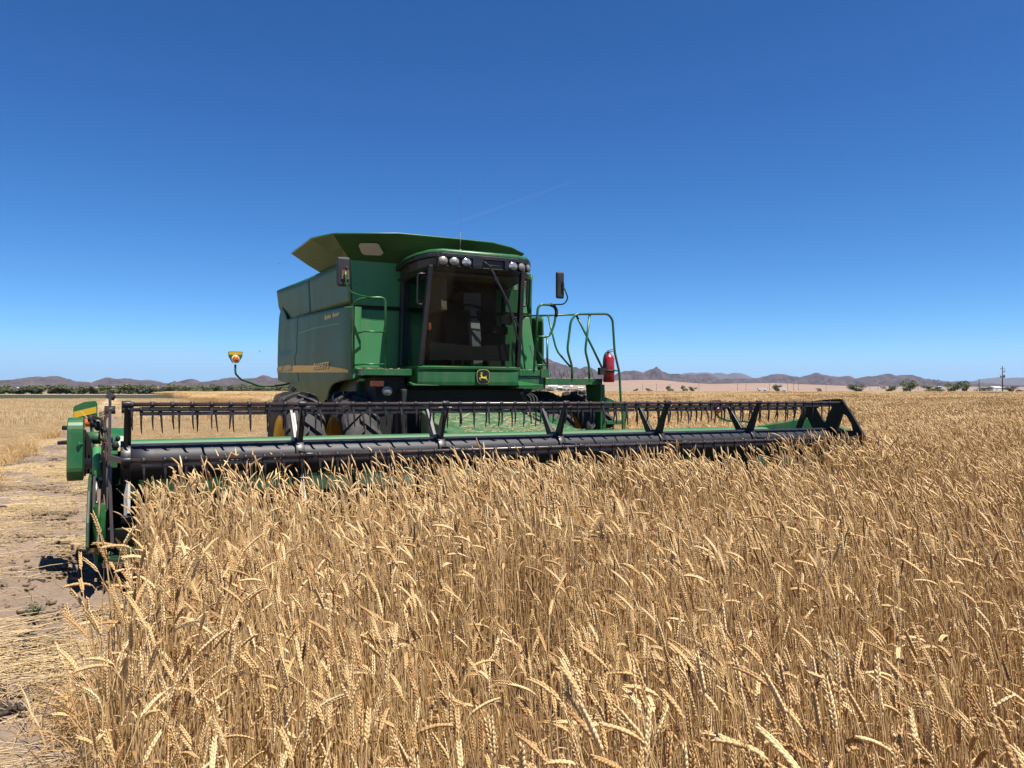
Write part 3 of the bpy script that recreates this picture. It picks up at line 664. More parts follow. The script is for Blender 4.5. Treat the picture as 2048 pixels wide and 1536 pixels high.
for v in np.linspace(3.17, 8.85, 60):
    zt = interp(v, [(3.17, 2.065), (3.3, 2.085), (3.57, 2.105), (4.47, 2.165), (6.38, 2.215), (8.85, 2.255)]); zb = interp(v, [(3.17, 2.03), (6, 2.085), (8.85, 2.14)])
    rows.append([(pan_u(v, zb + (zt - zb) * k / 3) - 0.020, v, zb + (zt - zb) * k / 3) for k in range(4)])
stp.grid(rows); stp.build('stripe', STRIPE, sp_o)
def on_panel(v0, z0, off=0.024): return lambda x, y: (pan_u(v0 - x, z0 + y) - off, v0 - x, z0 + y)
DARKL = paint('dark_lettering', (0.10, 0.07, 0.015), 0.5, 0.1)
lettering('lettering_outline', '9660STS', 0.135, on_panel(4.59, 2.100, 0.022), DARKL, sp_o, 0.25, 2.1, 0.004)
for w_, v_ in (('JOHN', 8.10), ('DEERE', 7.22)): lettering('lettering_outline', w_, 0.125, on_panel(v_ - 0.04, 2.135, 0.028), DARKL, sp_o, 0.0, 2.2, 0.006); lettering('lettering', w_, 0.125, on_panel(v_, 2.15, 0.03), CREAM, sp_o, 0.0, 2.2, 0.004)
lettering('lettering', '9660STS', 0.135, on_panel(4.62, 2.115), CREAM, sp_o, 0.25, 2.1, 0.003)
for w_, v_ in (('Bullet', 4.20), ('Rotor', 3.72)): lettering('lettering', w_, 0.085, on_panel(v_, 2.86), CREAM, sp_o, 0.2, 1.9, 0.002)
bolts = MB()
for v in (3.5, 4.2, 4.9, 5.6, 6.3, 7.0, 7.7): bolts.ball((pan_u(v, interp(v, ZT) - 0.05) - 0.018, v, interp(v, ZT) - 0.05), (0.010, 0.018, 0.018), 6, 4)
cre = MB(); cre.grid([[(pan_u(v, z + d) - 0.019, v, z + d) for d in (-0.012, 0.012)] for v, z in zip(np.linspace(3.55, 6.2, 24), np.interp(np.linspace(3.55, 6.2, 24), [3.55, 4.4, 5.2, 6.2], [2.74, 2.765, 2.78, 2.77]))]); cre.build('panel_crease', GREENF, sp_o)
# left side body (seen edge on through the ladder side)
ls = MB(); ls.grid([[(-pan_u(v, z) - 0.08, v, z) for z in np.linspace(1.75 if v > 4 else 1.95, interp(v, ZT), 12)] for v in np.linspace(3.36, 9.0, 24)])
ls.build('side_panel', GREEN2, combine, solid=0.03)

# ---- tank side above the panel, flared at the rear
def ext_u(v, z): return -1.55 - 0.05 * (z - 3.0) - 0.05 * float(sstep(5.9, 8.4, v)) * ((z - 3.0) / 0.7)
for s_ in (1, -1):
    te = MB(); rows = []
    for v in np.linspace(3.34, 8.6, 40):
        zb = interp(v, [(3.34, 3.01), (6.06, 3.07), (7.4, 3.07), (8.2, 3.16), (8.6, 3.46)]); zt = interp(v, [(3.34, 3.64), (5.24, 3.69), (8.6, 3.79)])
        rows.append([((ext_u(v, zb + (zt - zb) * k / 6) + 0.012 * (1 if 5.86 < v < 6.0 else 0)) * (1 if s_ > 0 else -0.86), v, zb + (zt - zb) * k / 6) for k in range(7)])
    te.grid(rows); to_ = te.build('tank_side', GREEN2, combine, solid=0.03)
    if s_ > 0:
        jn = MB(); jn.grid([[(ext_u(5.94 + d, z) - 0.017, 5.94 + d, z) for d in (-0.02, 0.02)] for z in np.linspace(3.09, 3.69, 8)]); jn.build('panel_joint', DARK, to_)

# ---- flared tank extension
lowr = [(-1.50, 5.24, 3.69), (-1.57, 3.70, 3.66), (-1.57, 3.34, 3.64), (-1.0, 3.33, 3.64), (0.0, 3.33, 3.64), (0.4, 3.33, 3.64), (0.72, 3.33, 3.64), (0.95, 3.4, 3.65), (1.40, 5.2, 3.69)]
topr = [(-2.003, 5.3, 4.0), (-2.071, 3.55, 3.93), (-1.90, 2.98, 3.91), (-1.0, 2.92, 3.985), (0.05, 2.92, 3.985), (0.48, 2.95, 3.985), (0.82, 3.0, 3.95), (1.06, 3.06, 3.885), (1.75, 5.2, 3.95)]
ex = MB(); n_ = len(lowr)
ex.grid([lowr, [tuple(Vector(a).lerp(Vector(b), 0.5) + Vector((0, 0, -0.012))) for a, b in zip(lowr, topr)], topr], sm=False)
ex.add([lowr[-1], lowr[0], topr[0], topr[-1]], [(0, 1, 2, 3)])
ex_o = ex.build('tank_extension', GREENW, combine, solid=0.02)
lip = MB(); lip.tube(topr, 0.014, 6); lip.build('rim', GREEN, ex_o)
wp = MB(); A0, A1 = Vector((-1.57, 3.34, 3.64)), Vector((-1.0, 3.33, 3.64)); B0, B1 = Vector((-1.90, 2.98, 3.91)), Vector((-1.0, 2.92, 3.985))
def ondeck(a, b): return tuple((A0.lerp(A1, a)).lerp(B0.lerp(B1, a), b) + Vector((0, -0.03, -0.022)))
cor = []
for (cx, cy, a0) in ((0.63, 0.58, 0), (0.40, 0.58, 90), (0.41, 0.38, 180), (0.71, 0.38, 270)):
    for k in range(5):
        g = R_(a0 + k * 22.5); cor.append((cx + 0.08 * math.cos(g), cy + 0.12 * math.sin(g)))
wp.add([ondeck(*c) for c in cor], [tuple(range(len(cor)))]); wp.build('tank_window', PANEL, ex_o)
am = MB(); am.cyl((-0.14, 2.72, 3.72), (-0.14, 2.72, 3.80), 0.022, 0.014, 10); am.cyl((-0.14, 2.72, 3.79), (-0.14, 2.72, 4.05), 0.006, 0.004, 6); am.cyl((-0.14, 2.72, 4.05), (-0.14, 2.72, 4.90), 0.0009, 0.0005, 6); am.build('aerial', GREYM, combine)

# ---- cab
cb = MB()
cb.box(-0.80, 0.78, 2.62, 3.34, 1.98, 2.12); cab = cb.build('cab', DKGREEN, combine, bevel=0.02)
BL, BR, TL, TR = Vector((-0.79, 2.60, 2.12)), Vector((0.72, 2.60, 2.12)), Vector((-0.70, 2.45, 3.50)), Vector((0.72, 2.45, 3.52))
def wsp(a, b):
    p = BL.lerp(BR, a).lerp(TL.lerp(TR, a), b); return tuple(p + Vector((0, -0.16 * math.sin(math.pi * a) ** 0.8, 0)))
ws = MB(); ws.grid([[wsp(a, b) for b in np.linspace(0.0, 1, 8)] for a in np.linspace(0.02, 0.98, 17)]); ws.build('windscreen', GLASS, cab)
SBL, STL = Vector((-0.86, 3.22, 2.12)), Vector((-0.80, 3.26, 3.46))
SBR, STR = Vector((0.84, 3.22, 2.12)), Vector((0.84, 3.26, 3.48))
for (a, b, c, d) in ((BL, SBL, STL, TL), (BR, SBR, STR, TR)):
    MB().add([a, b, c, d], [(0, 1, 2, 3)]).build('side_window', GLASS, cab)
for (a, b, w_) in ((BL, TL, 0.065), (BR, TR, 0.065)):
    MB().bar(a, b, w_, 0.085, up=(0, 1, 0)).build('front_pillar', BLACK, cab, bevel=0.015)
MB().hexa([(-0.88, 3.18, 2.12), (-0.76, 3.18, 2.12), (-0.76, 3.31, 2.12), (-0.88, 3.31, 2.12), (-0.84, 3.22, 3.46), (-0.72, 3.22, 3.46), (-0.72, 3.31, 3.46), (-0.84, 3.31, 3.46)]).build('rear_pillar', BLACK, cab, bevel=0.01)
MB().hexa([(0.78, 3.20, 2.12), (0.83, 3.20, 2.12), (0.83, 3.30, 2.12), (0.78, 3.30, 2.12), (0.80, 3.22, 3.46), (0.84, 3.22, 3.46), (0.84, 3.30, 3.46), (0.80, 3.30, 3.46)]).build('rear_pillar', BLACK, cab, bevel=0.01)
MB().box(-0.44, 0.70, 3.27, 3.325, 2.12, 3.46).build('rear_wall', DARK, cab)
# front apron under the windscreen
ap = MB(); rows = []
prof = [(0.00, 1.852), (-0.008, 1.90), (-0.005, 2.035), (0.030, 2.055), (0.030, 2.063), (-0.018, 2.078), (-0.022, 2.105), (0.01, 2.122), (0.10, 2.125)]
for a in np.linspace(0, 1, 25):
    u = -0.835 + a * 1.555; dv = -0.13 * math.sin(math.pi * a) ** 0.7
    fade = min(1, a * 7, (1 - a) * 7)
    rows.append([(u, 2.585 + dv + (p[0] * (fade if 0.025 < p[0] < 0.05 else 1)), p[1]) for p in prof])
ap.grid(rows, sm=False)
ap.add([r[0] for r in rows] + [(-0.835, 3.2, 1.852), (0.72, 3.2, 1.852)], [tuple(list(range(25))[::-1] + [25, 26])])
ap.add([(-0.835, 2.585, 1.852), (-0.835, 2.585, 2.122), (-0.86, 3.2, 2.122), (-0.835, 3.2, 1.852)], [(0, 1, 2, 3)])
ap.add([(0.72, 2.585, 1.852), (0.72, 2.585, 2.122), (0.8, 3.2, 2.122), (0.72, 3.2, 1.852)], [(3, 2, 1, 0)])
apron = ap.build('front_apron', GREEN, cab)
# emblem: dark shield with a leaping deer
def shield_pts(s):
    o = []
    for k in range(40):
        g = 2 * math.pi * k / 40; c, q = math.cos(g), math.sin(g); r = 1 / (abs(c) ** 4 + abs(q) ** 4) ** 0.25
        x, y = r * c, r * q; x *= 1.0 - 0.08 * (0.5 - 0.5 * y); y *= 1.0 - 0.07 * (x * x) ; o.append((x * s, y * s))
    return o
EC = (0.085, 1.972); EV = 2.43
def emb(d): return lambda x, y, t=0: (EC[0] + x, EV - d + 0.06 * x, EC[1] + y)
e1 = MB(); e1.prism(shield_pts(0.112), lambda a, b, t: (EC[0] + a, EV + t + 0.06 * a, EC[1] + b), 0.0, 0.03); em_o = e1.build('emblem', EMBY, cab, label='black shield emblem with a yellow leaping deer')
for s, d, mt in ((0.108, 0.003, EMB), (0.100, 0.005, EMBY), (0.094, 0.007, EMB)):
    MB().add([emb(d)(*p) for p in shield_pts(s)], [tuple(range(40))]).build('emblem_field', mt, em_o) if False else None
m_ = MB()
for s, d, mi in ((0.110, 0.003, 1), (0.104, 0.005, 0), (0.099, 0.007, 1)): m_.add([emb(d)(*p) for p in shield_pts(s)], [tuple(range(40))], mi)
DEER = [(-.62, .22), (-.45, .42), (-.34, .42), (-.26, .30), (-.22, .08), (-.05, .0), (.3, .02), (.48, .0), (.56, .14), (.64, .24), (.62, .02), (.58, -.15), (.66, -.32), (.86, -.62), (.80, -.66), (.50, -.36), (.30, -.30), (0, -.28), (-.25, -.26), (-.45, -.22), (-.62, -.20), (-.66, -.34), (-.50, -.55), (-.56, -.60), (-.78, -.36), (-.74, -.12), (-.5, -.08), (-.42, .02), (-.46, .2), (-.55, .18)]
sc_ = 0.080
m_.add([emb(0.009)(x * sc_, y * sc_) for x, y in DEER], [tuple(range(len(DEER)))], 0)
for q in ([(-.43, .42), (-.50, .60), (-.42, .82), (-.36, .80), (-.44, .60), (-.38, .42)], [(-.36, .42), (-.28, .60), (-.36, .86), (-.30, .86), (-.21, .60), (-.30, .40)], [(-.26, .56), (-.12, .70), (-.08, .66), (-.24, .50)], [(-.48, .56), (-.62, .66), (-.60, .72), (-.46, .62)]):
    m_.add([emb(0.009)(x * sc_, y * sc_) for x, y in q], [tuple(range(len(q)))], 0)
m_o = m_; me_ = m_.mesh('emblem_face', [EMBY, EMB]); o_ = bpy.data.objects.new('emblem_face', me_); link(o_, em_o); o_.parent = None
bpy.data.objects.remove(o_)
em_o.data.materials.append(EMB)
e_all = MB(); e_all.prism(shield_pts(0.112), lambda a, b, t: (EC[0] + a, EV + t + 0.06 * a, EC[1] + b), 0.0, 0.09, 1)
e_all.v += m_.v; off_ = len(e_all.v) - len(m_.v)
for f, mi in zip(m_.f, m_.mi): e_all.f.append(tuple(i + off_ for i in f)); e_all.mi.append(mi); e_all.sm.append(False)
em_o.data = e_all.mesh('emblem', [EMBY, EMB])
# roof: green cap over a black visor that carries the lamps
FOOT = [(-0.90, 3.34), (-0.90, 2.95), (-0.84, 2.70), (-0.72, 2.48), (-0.56, 2.37), (0.62, 2.37), (0.82, 2.45), (0.94, 2.60), (0.97, 2.85), (0.97, 3.34)]
def foot(s, dv=0.0): return [((u - 0.03) * s + 0.03, (v - 2.9) * s + 2.9 + dv) for u, v in FOOT]
rf = MB()
def zdrop(v, z): return z - 0.10 * max(0.0, (v - 2.42) / 0.9)
rings = [(foot(0.995), 3.68), (foot(0.995), 3.705), (foot(0.96), 3.728), (foot(0.72), 3.745), (foot(0.3), 3.75)]
rf.grid([[(u, v, zdrop(v, z)) for u, v in fp] for fp, z in rings], sm=True, close=True)
rf.build('roof', GREEN, cab)
vs_ = MB(); n_ = len(FOOT)
for (fa, za), (fb, zb) in (((foot(0.985), 3.684), (foot(1.0), 3.66)), ((foot(1.0), 3.66), (foot(1.0), 3.62)), ((foot(0.98), 3.49), (foot(0.90), 3.44))):
    vs_.grid([[(u, v, zdrop(v, za)) for u, v in fa], [(u, v, zdrop(v, zb)) for u, v in fb]], close=True, sm=False)
vs_.grid([[(u, v, zdrop(v, 3.62)) for u, v in foot(1.0)], [(u, v, zdrop(v, 3.615)) for u, v in foot(0.94)], [(u, v, zdrop(v, 3.50)) for u, v in foot(0.93)], [(u, v, zdrop(v, 3.49)) for u, v in foot(0.98)]], close=True, sm=False)
vs_.add([(u, v, zdrop(v, 3.44)) for u, v in foot(0.90)], [tuple(range(n_))])
for u0, u1 in ((-0.10, 0.06), (0.40, 0.47), (-0.62, -0.60)): vs_.box(u0, u1, 2.372, 2.46, 3.475, 3.63)
vs_.build('visor', BLACK, cab, bevel=0.008)
def fvis(u):
    for (a, b) in zip(FOOT[4:8], FOOT[5:9]):
        if a[0] <= u <= b[0]: return a[1] + (b[1] - a[1]) * (u - a[0]) / (b[0] - a[0])
    return 2.45
for i, (u, ang) in enumerate(((-0.545, 12), (-0.375, 6), (-0.19, 0), (0.535, 0), (0.69, -22), (0.825, -42))):
    M = Matrix.Rotation(R_(-ang), 3, 'Z'); c = Vector((u, fvis(u) + 0.012, 3.562)); L_ = MB()
    L_.lathe([(0.06, 0.066), (0.0, 0.078), (-0.012, 0.074), (-0.004, 0.070)], lambda a, p, q: tuple(c + M @ Vector((p, a, q * 0.84))), 20, 0)
    L_.lathe([(-0.004, 0.070), (-0.020, 0.045), (-0.026, 0.0)], lambda a, p, q: tuple(c + M @ Vector((p, a, q * 0.84))), 20, 1)
    L_.build('work_lamp', [PLAST, LENSW if i in (2, 3) else LENSG], cab)
wi = MB(); wi.tube(fillet([(0.06, 2.38, 3.60), (0.07, 2.33, 3.57), (0.12, 2.315, 3.53), (0.30, 2.31, 3.525)], 0.02), 0.010, 6)
wi.bar((0.13, 2.31, 3.53), (0.42, 2.30, 3.02), 0.035, 0.02, up=(0, 1, 0), w1=0.018)
wi.bar((0.20, 2.30, 3.36), (0.66, 2.40, 2.66), 0.018, 0.012, up=(0, 1, 0)); wi.bar((0.42, 2.30, 3.02), (0.60, 2.36, 2.50), 0.022, 0.02, up=(0, 1, 0))
wi.build('wiper', BLACK, cab)
MB().tube(fillet([(-0.70, 2.50, 3.38), (-0.86, 2.52, 3.38), (-0.86, 2.54, 2.96), (-0.74, 2.54, 2.96)], 0.05), 0.014, 8).build('grab_handle', BLACK, cab)
MB().tube(fillet([(0.74, 2.52, 3.40), (0.86, 2.54, 3.40), (0.85, 2.56, 3.02), (0.74, 2.56, 3.02)], 0.05), 0.016, 8).build('grab_handle', BLACK, cab)
# inside the cab
st = MB(); st.box(-0.22, 0.26, 2.95, 3.18, 2.35, 2.46); st.box(-0.20, 0.24, 3.10, 3.22, 2.42, 3.08); st.ball((0.02, 3.15, 3.17), (0.15, 0.05, 0.12)); st.box(-0.12, 0.16, 2.98, 3.16, 2.12, 2.36)
st.build('seat', SEATM, cab, bevel=0.03)
sc = MB(); sc.bar((0.07, 2.60, 2.12), (0.07, 2.72, 2.78), 0.15, 0.10, up=(0, 1, 0)); sc.bar((0.07, 2.72, 2.78), (0.07, 2.78, 2.95), 0.10, 0.07, up=(0, 1, 0)); sc.build('steering_column', GREYM, cab, bevel=0.01)
sw = MB(); ring_ = [(0.07 + 0.20 * math.cos(g), 2.80 + 0.10 * math.sin(g) , 2.93 + 0.10 * math.sin(g)) for g in np.linspace(0, 2 * math.pi, 24, endpoint=False)]
sw.tube(ring_, 0.016, 6, closed=True); sw.bar(ring_[0], ring_[12], 0.03, 0.02); sw.bar((0.07, 2.8, 2.93), ring_[18], 0.03, 0.02); sw.build('steering_wheel', DARK, cab)
cs = MB(); cs.box(0.34, 0.60, 2.78, 3.22, 2.12, 2.62); cs.box(0.36, 0.62, 2.70, 2.82, 2.60, 2.72); cs.build('armrest_console', SEATM, cab, bevel=0.02)
mo = MB(); mo.box(0.46, 0.64, 2.62, 2.66, 2.74, 2.90); mo.tube([(0.62, 2.64, 2.80), (0.70, 2.58, 2.84)], 0.012, 6); mo.build('monitor', DARK, cab, bevel=0.008)
pd = MB()
for u in (-0.28, -0.14, 0.26):
    pd = MB(); pd.box(u - 0.07, u + 0.07, 2.60, 2.66, 2.24, 2.265); pd.tube([(u, 2.64, 2.25), (u + 0.02, 2.70, 2.12)], 0.014, 6); pd.build('pedal', STEEL, cab)

hl = MB(); hl.box(-0.66, 0.66, 2.50, 3.24, 3.38, 3.42); hl.box(-0.5, -0.42, 2.55, 3.2, 2.9, 3.38); hl.build('headliner', TAN, cab)
MB().box(-0.60, -0.24, 3.12, 3.16, 2.98, 3.10).build('paper_note', GREYM, cab); MB().box(0.03, 0.30, 2.98, 3.0, 2.94, 3.22).build('paper_note', GREYM, cab)
MB().box(0.93, 0.97, 3.335, 3.338, 3.36, 3.46).build('sticker', STICK, combine); MB().box(1.04, 1.10, 3.335, 3.338, 3.36, 3.46).build('sticker', STICK, combine)
og = MB(); og.box(-0.66, -0.62, 2.62, 2.66, 2.62, 2.72); og.build('indicator', ORANGE, cab, bevel=0.008)
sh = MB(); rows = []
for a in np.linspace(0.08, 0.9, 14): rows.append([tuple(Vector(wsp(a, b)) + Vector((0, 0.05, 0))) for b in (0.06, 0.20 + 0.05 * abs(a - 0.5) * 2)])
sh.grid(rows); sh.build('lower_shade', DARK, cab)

# ---- platforms, rails, mirrors
pl = MB(); pl.box(-1.56, -0.86, 2.70, 3.36, 1.985, 2.075); pl.box(-0.90, -0.62, 2.62, 2.90, 1.86, 1.875); pl.hexa([(-0.92, 2.56, 1.845), (-0.56, 2.50, 1.845), (-0.56, 2.62, 1.845), (-0.92, 2.72, 1.86), (-0.92, 2.56, 1.865), (-0.56, 2.50, 1.855), (-0.56, 2.62, 1.865), (-0.92, 2.72, 1.90)])
pl.build('platform', GREEN, combine, bevel=0.012)
rl = MB(); a_ = fillet([(-1.61, 3.02, 2.08), (-1.61, 3.02, 2.99), (-1.55, 2.92, 3.04), (-1.36, 2.85, 3.06), (-1.21, 2.85, 3.06), (-1.21, 2.85, 2.08)], 0.09)
rl.tube(a_, 0.017, 8); rl.tube([(-1.61, 3.02, 2.555), (-1.50, 2.86, 2.59), (-1.21, 2.85, 2.59)], 0.013, 8); rl.tube([(-1.61, 3.02, 2.13), (-1.50, 2.86, 2.14), (-1.21, 2.85, 2.14)], 0.013, 8)
rl.build('handrail', GREEN, combine)
mi_ = MB(); mi_.box(-1.955, -1.775, 2.56, 2.63, 3.15, 3.535); ml = mi_.build('mirror', PLAST, combine, bevel=0.03, seg=3)
mb_ = MB(); mb_.box(-1.90, -1.80, 2.545, 2.558, 3.24, 3.36)
for z in (3.40, 3.30): mb_.cyl((-1.83, 2.558, z), (-1.83, 2.535, z), 0.012, n=8)
mb_.build('bracket', RUST, ml)
MB().tube(fillet([(-1.855, 2.52, 3.34), (-1.85, 2.52, 3.18), (-1.79, 2.55, 3.08), (-1.66, 2.6, 3.045), (-1.36, 2.85, 3.045)], 0.06), 0.012, 8).build('arm', GREEN, ml)

pr_ = MB(); pr_.box(0.74, 1.30, 2.70, 3.36, 1.995, 2.085); pr_.box(1.16, 1.30, 2.68, 2.70, 1.97, 2.10)
pr_.box(1.24, 2.26, 2.68, 3.40, 1.865, 1.96); pr_.box(0.80, 1.26, 2.72, 3.3, 1.80, 1.99)
for u in (1.70, 2.02, 2.2): 
    for z in (1.88, 1.945): pr_.cyl((u, 2.682, z), (u, 2.668, z), 0.010, n=8)
pr_.hexa([(0.72, 2.56, 1.83), (1.10, 2.50, 1.84), (1.10, 2.60, 1.84), (0.72, 2.70, 1.86), (0.72, 2.56, 1.86), (1.10, 2.50, 1.865), (1.10, 2.60, 1.865), (0.72, 2.70, 1.93)])
pr_.build('platform', GREEN, combine, bevel=0.01)
r1 = MB(); V0 = 2.70
def q_(pts, v=V0): return [(u, v, z) for u, z in pts]
r1.tube(fillet(q_([(1.05, 2.08), (1.115, 3.02), (1.17, 3.075), (1.36, 3.075), (1.44, 3.0), (1.40, 2.77), (1.31, 2.59), (1.11, 2.585)]), 0.07), 0.019, 8)
r1.tube(q_([(1.28, 2.57), (1.28, 2.08)]), 0.017, 8); r1.tube(q_([(1.07, 2.16), (1.28, 2.16)]), 0.012, 8)
r1.tube(fillet([(1.16, 3.2, 2.1), (1.11, 3.2, 2.60), (1.09, 3.2, 2.85), (1.16, 3.2, 2.94), (1.4, 3.1, 2.95)], 0.06), 0.013, 8)
r1o = r1.build('handrail', GREEN, combine)
MB().tube(fillet(q_([(1.33, 3.077), (1.40, 3.06), (1.445, 2.99), (1.43, 2.90)]), 0.05), 0.027, 8).build('grip', DARK, r1o)
r2 = MB()
r2.tube(fillet(q_([(1.71, 1.95), (1.71, 2.15), (1.625, 2.40), (1.69, 2.85), (1.78, 2.955), (2.37, 2.985), (2.46, 2.90), (2.50, 2.38), (2.59, 2.06), (2.615, 1.63), (2.62, 1.56)], 2.69), 0.07), 0.019, 8)
r2.tube(fillet(q_([(2.03, 1.95), (2.03, 2.14), (1.955, 2.40), (2.04, 2.965)], 2.70), 0.07), 0.019, 8)
r2.tube([(1.80, 2.72, 2.95), (2.10, 2.72, 2.45), (2.30, 2.72, 2.10)], 0.018, 8)
r2.tube([(1.10, 3.2, 2.94), (1.45, 2.98, 2.945), (1.80, 2.71, 2.95)], 0.015, 8)
r2.tube(fillet([(1.45, 2.98, 2.945), (1.53, 2.88, 2.45), (1.56, 2.85, 2.36), (1.70, 2.72, 2.14)], 0.06), 0.016, 8)
r2.tube(fillet([(1.13, 2.74, 2.58), (1.15, 2.8, 2.40), (1.30, 2.74, 2.14)], 0.08), 0.014, 8)
r2.build('guard_rail', GREEN, combine)
ch = MB(); pts_ = [(1.11 + 0.19 * t, 2.95, 2.47 - 0.33 * t - 0.10 * math.sin(math.pi * t)) for t in np.linspace(0, 1, 12)]
for i in range(11): ch.bar(pts_[i], pts_[i + 1], 0.016 if i % 2 else 0.006, 0.006 if i % 2 else 0.016)
ch.build('chain', STEEL, combine)
mr = MB(); mr.box(1.395, 1.525, 2.60, 2.665, 3.17, 3.575); mro = mr.build('mirror', PLAST, combine, bevel=0.028, seg=3)
mk = MB(); mk.box(1.475, 1.505, 2.575, 2.598, 3.30, 3.40)
for z in (3.42, 3.36): mk.cyl((1.485, 2.598, z), (1.485, 2.575, z), 0.012, n=8)
mk.build('bracket', DARK, mro)
MB().tube(fillet([(1.50, 2.57, 3.33), (1.60, 2.62, 3.18), (1.55, 2.66, 3.09), (1.36, 2.70, 3.08)], 0.06), 0.011, 8).build('arm', GREEN, mro)
# ladder and its stringer
ld = MB(); prof = [(2.60, 1.86), (3.02, 1.86), (3.02, 0.62), (2.66, 0.62), (2.66, 1.1)]
ld.prism([(2.60, 1.87), (3.05, 1.87), (2.98, 1.55), (2.98, 0.55), (2.62, 0.55)], UVZ, 2.18, 2.215)
ld.hexa([(2.215, 2.60, 0.55), (2.30, 2.60, 0.55), (2.30, 2.63, 0.55), (2.215, 2.63, 0.55), (2.215, 2.60, 1.87), (2.25, 2.60, 1.87), (2.25, 2.63, 1.87), (2.215, 2.63, 1.87)])
ld.hexa([(2.25, 2.60, 1.50), (2.62, 2.60, 1.50), (2.62, 2.63, 1.50), (2.25, 2.63, 1.50), (2.25, 2.60, 1.68), (2.62, 2.60, 1.56), (2.62, 2.63, 1.56), (2.25, 2.63, 1.68)])
lad = ld.build('ladder', GREEN, combine, bevel=0.006)
MB().bar((2.605, 2.62, 1.56), (2.645, 2.62, 0.45), 0.05, 0.03, up=(0, 1, 0)).build('ladder_rail', GREEN, lad)
for z in (1.27, 0.98, 0.69): MB().box(2.30, 2.62, 2.62, 2.86, z - 0.025, z + 0.03).build('step', GREEN, lad, bevel=0.006)
# reflector, low lamp, underframe
MB().box(-1.44, -1.25, 2.78, 2.80, 1.835, 1.915).build('reflector', ORANGE, combine, bevel=0.006)
lm = MB(); lm.lathe([(0.05, 0.05), (0.0, 0.082), (-0.012, 0.08), (-0.005, 0.074)], lambda a, p, q: (-1.20 + p, 2.80 + a, 1.775 + q * 0.85), 18, 0)
lm.lathe([(-0.005, 0.074), (-0.02, 0.04), (-0.024, 0)], lambda a, p, q: (-1.20 + p, 2.80 + a, 1.775 + q * 0.85), 18, 1); lm.build('headlamp', [PLAST, LENSG], combine)
uf = MB(); uf.box(-0.95, 1.0, 2.95, 5.5, 0.95, 1.80); uf.box(-1.35, -0.9, 2.9, 3.4, 1.15, 1.98); uf.box(-1.3, 1.3, 3.30, 3.7, 0.70, 1.05)
uf.box(-1.02, -0.94, 2.7, 3.0, 0.8, 1.8); uf.build('underframe', DARK, combine, bevel=0.02)
MB().cyl((-2.5, 3.5, 0.875), (2.5, 3.5, 0.875), 0.12).build('axle', DARK, combine)
MB().box(-1.06, -0.90, 2.86, 2.90, 1.0, 1.55).build('drive_guard', RUST, combine)
ho = MB()
for k in range(3): ho.tube(fillet([(0.78 + 0.03 * k, 2.75, 1.82), (0.92 + 0.03 * k, 2.5 - 0.05 * k, 1.66), (0.82, 2.45, 1.40), (0.72, 2.3, 1.2)], 0.12), 0.014, 6)
ho.tube([(0.78, 2.62, 1.78), (0.9, 2.7, 1.62)], 0.05, 8); ho.build('hoses', DARK, combine)
# feeder house
fh = MB(); A4 = [(-0.60, 2.75, 1.52), (0.74, 2.75, 1.52), (0.80, 1.02, 1.10), (-0.66, 1.02, 1.10)]
fh.hexa([(-0.60, 2.75, 0.95), (0.74, 2.75, 0.95), (0.84, 1.02, 0.45), (-0.70, 1.02, 0.45)][0:2] + [(0.84, 1.02, 0.45), (-0.70, 1.02, 0.45)] + [A4[0], A4[1], A4[2], A4[3]])
for u0, u1 in ((-0.78, -0.66), (0.80, 0.95)): fh.hexa([(u0, 2.6, 1.0), (u1, 2.6, 1.0), (u1 + 0.1, 1.0, 0.6), (u0 - 0.1, 1.0, 0.6), (u0, 2.6, 1.50), (u1, 2.6, 1.50), (u1 + 0.1, 1.0, 1.16), (u0 - 0.1, 1.0, 1.16)])
fho = fh.build('feeder_house', GREENH, combine, bevel=0.015)
fg = MB(); fg.hexa([(0.80, 2.3, 1.15), (1.02, 2.2, 1.15), (1.14, 1.05, 0.85), (0.92, 1.05, 0.85), (0.80, 2.3, 1.46), (1.02, 2.2, 1.43), (1.14, 1.05, 1.13), (0.92, 1.05, 1.16)])
for k in range(3): fg.box(0.84 + 0.06 * k, 0.87 + 0.06 * k, 1.9 - 0.1 * k, 1.97 - 0.1 * k, 1.36, 1.385)
fg.build('drive_cover', GREEN, combine, bevel=0.012)

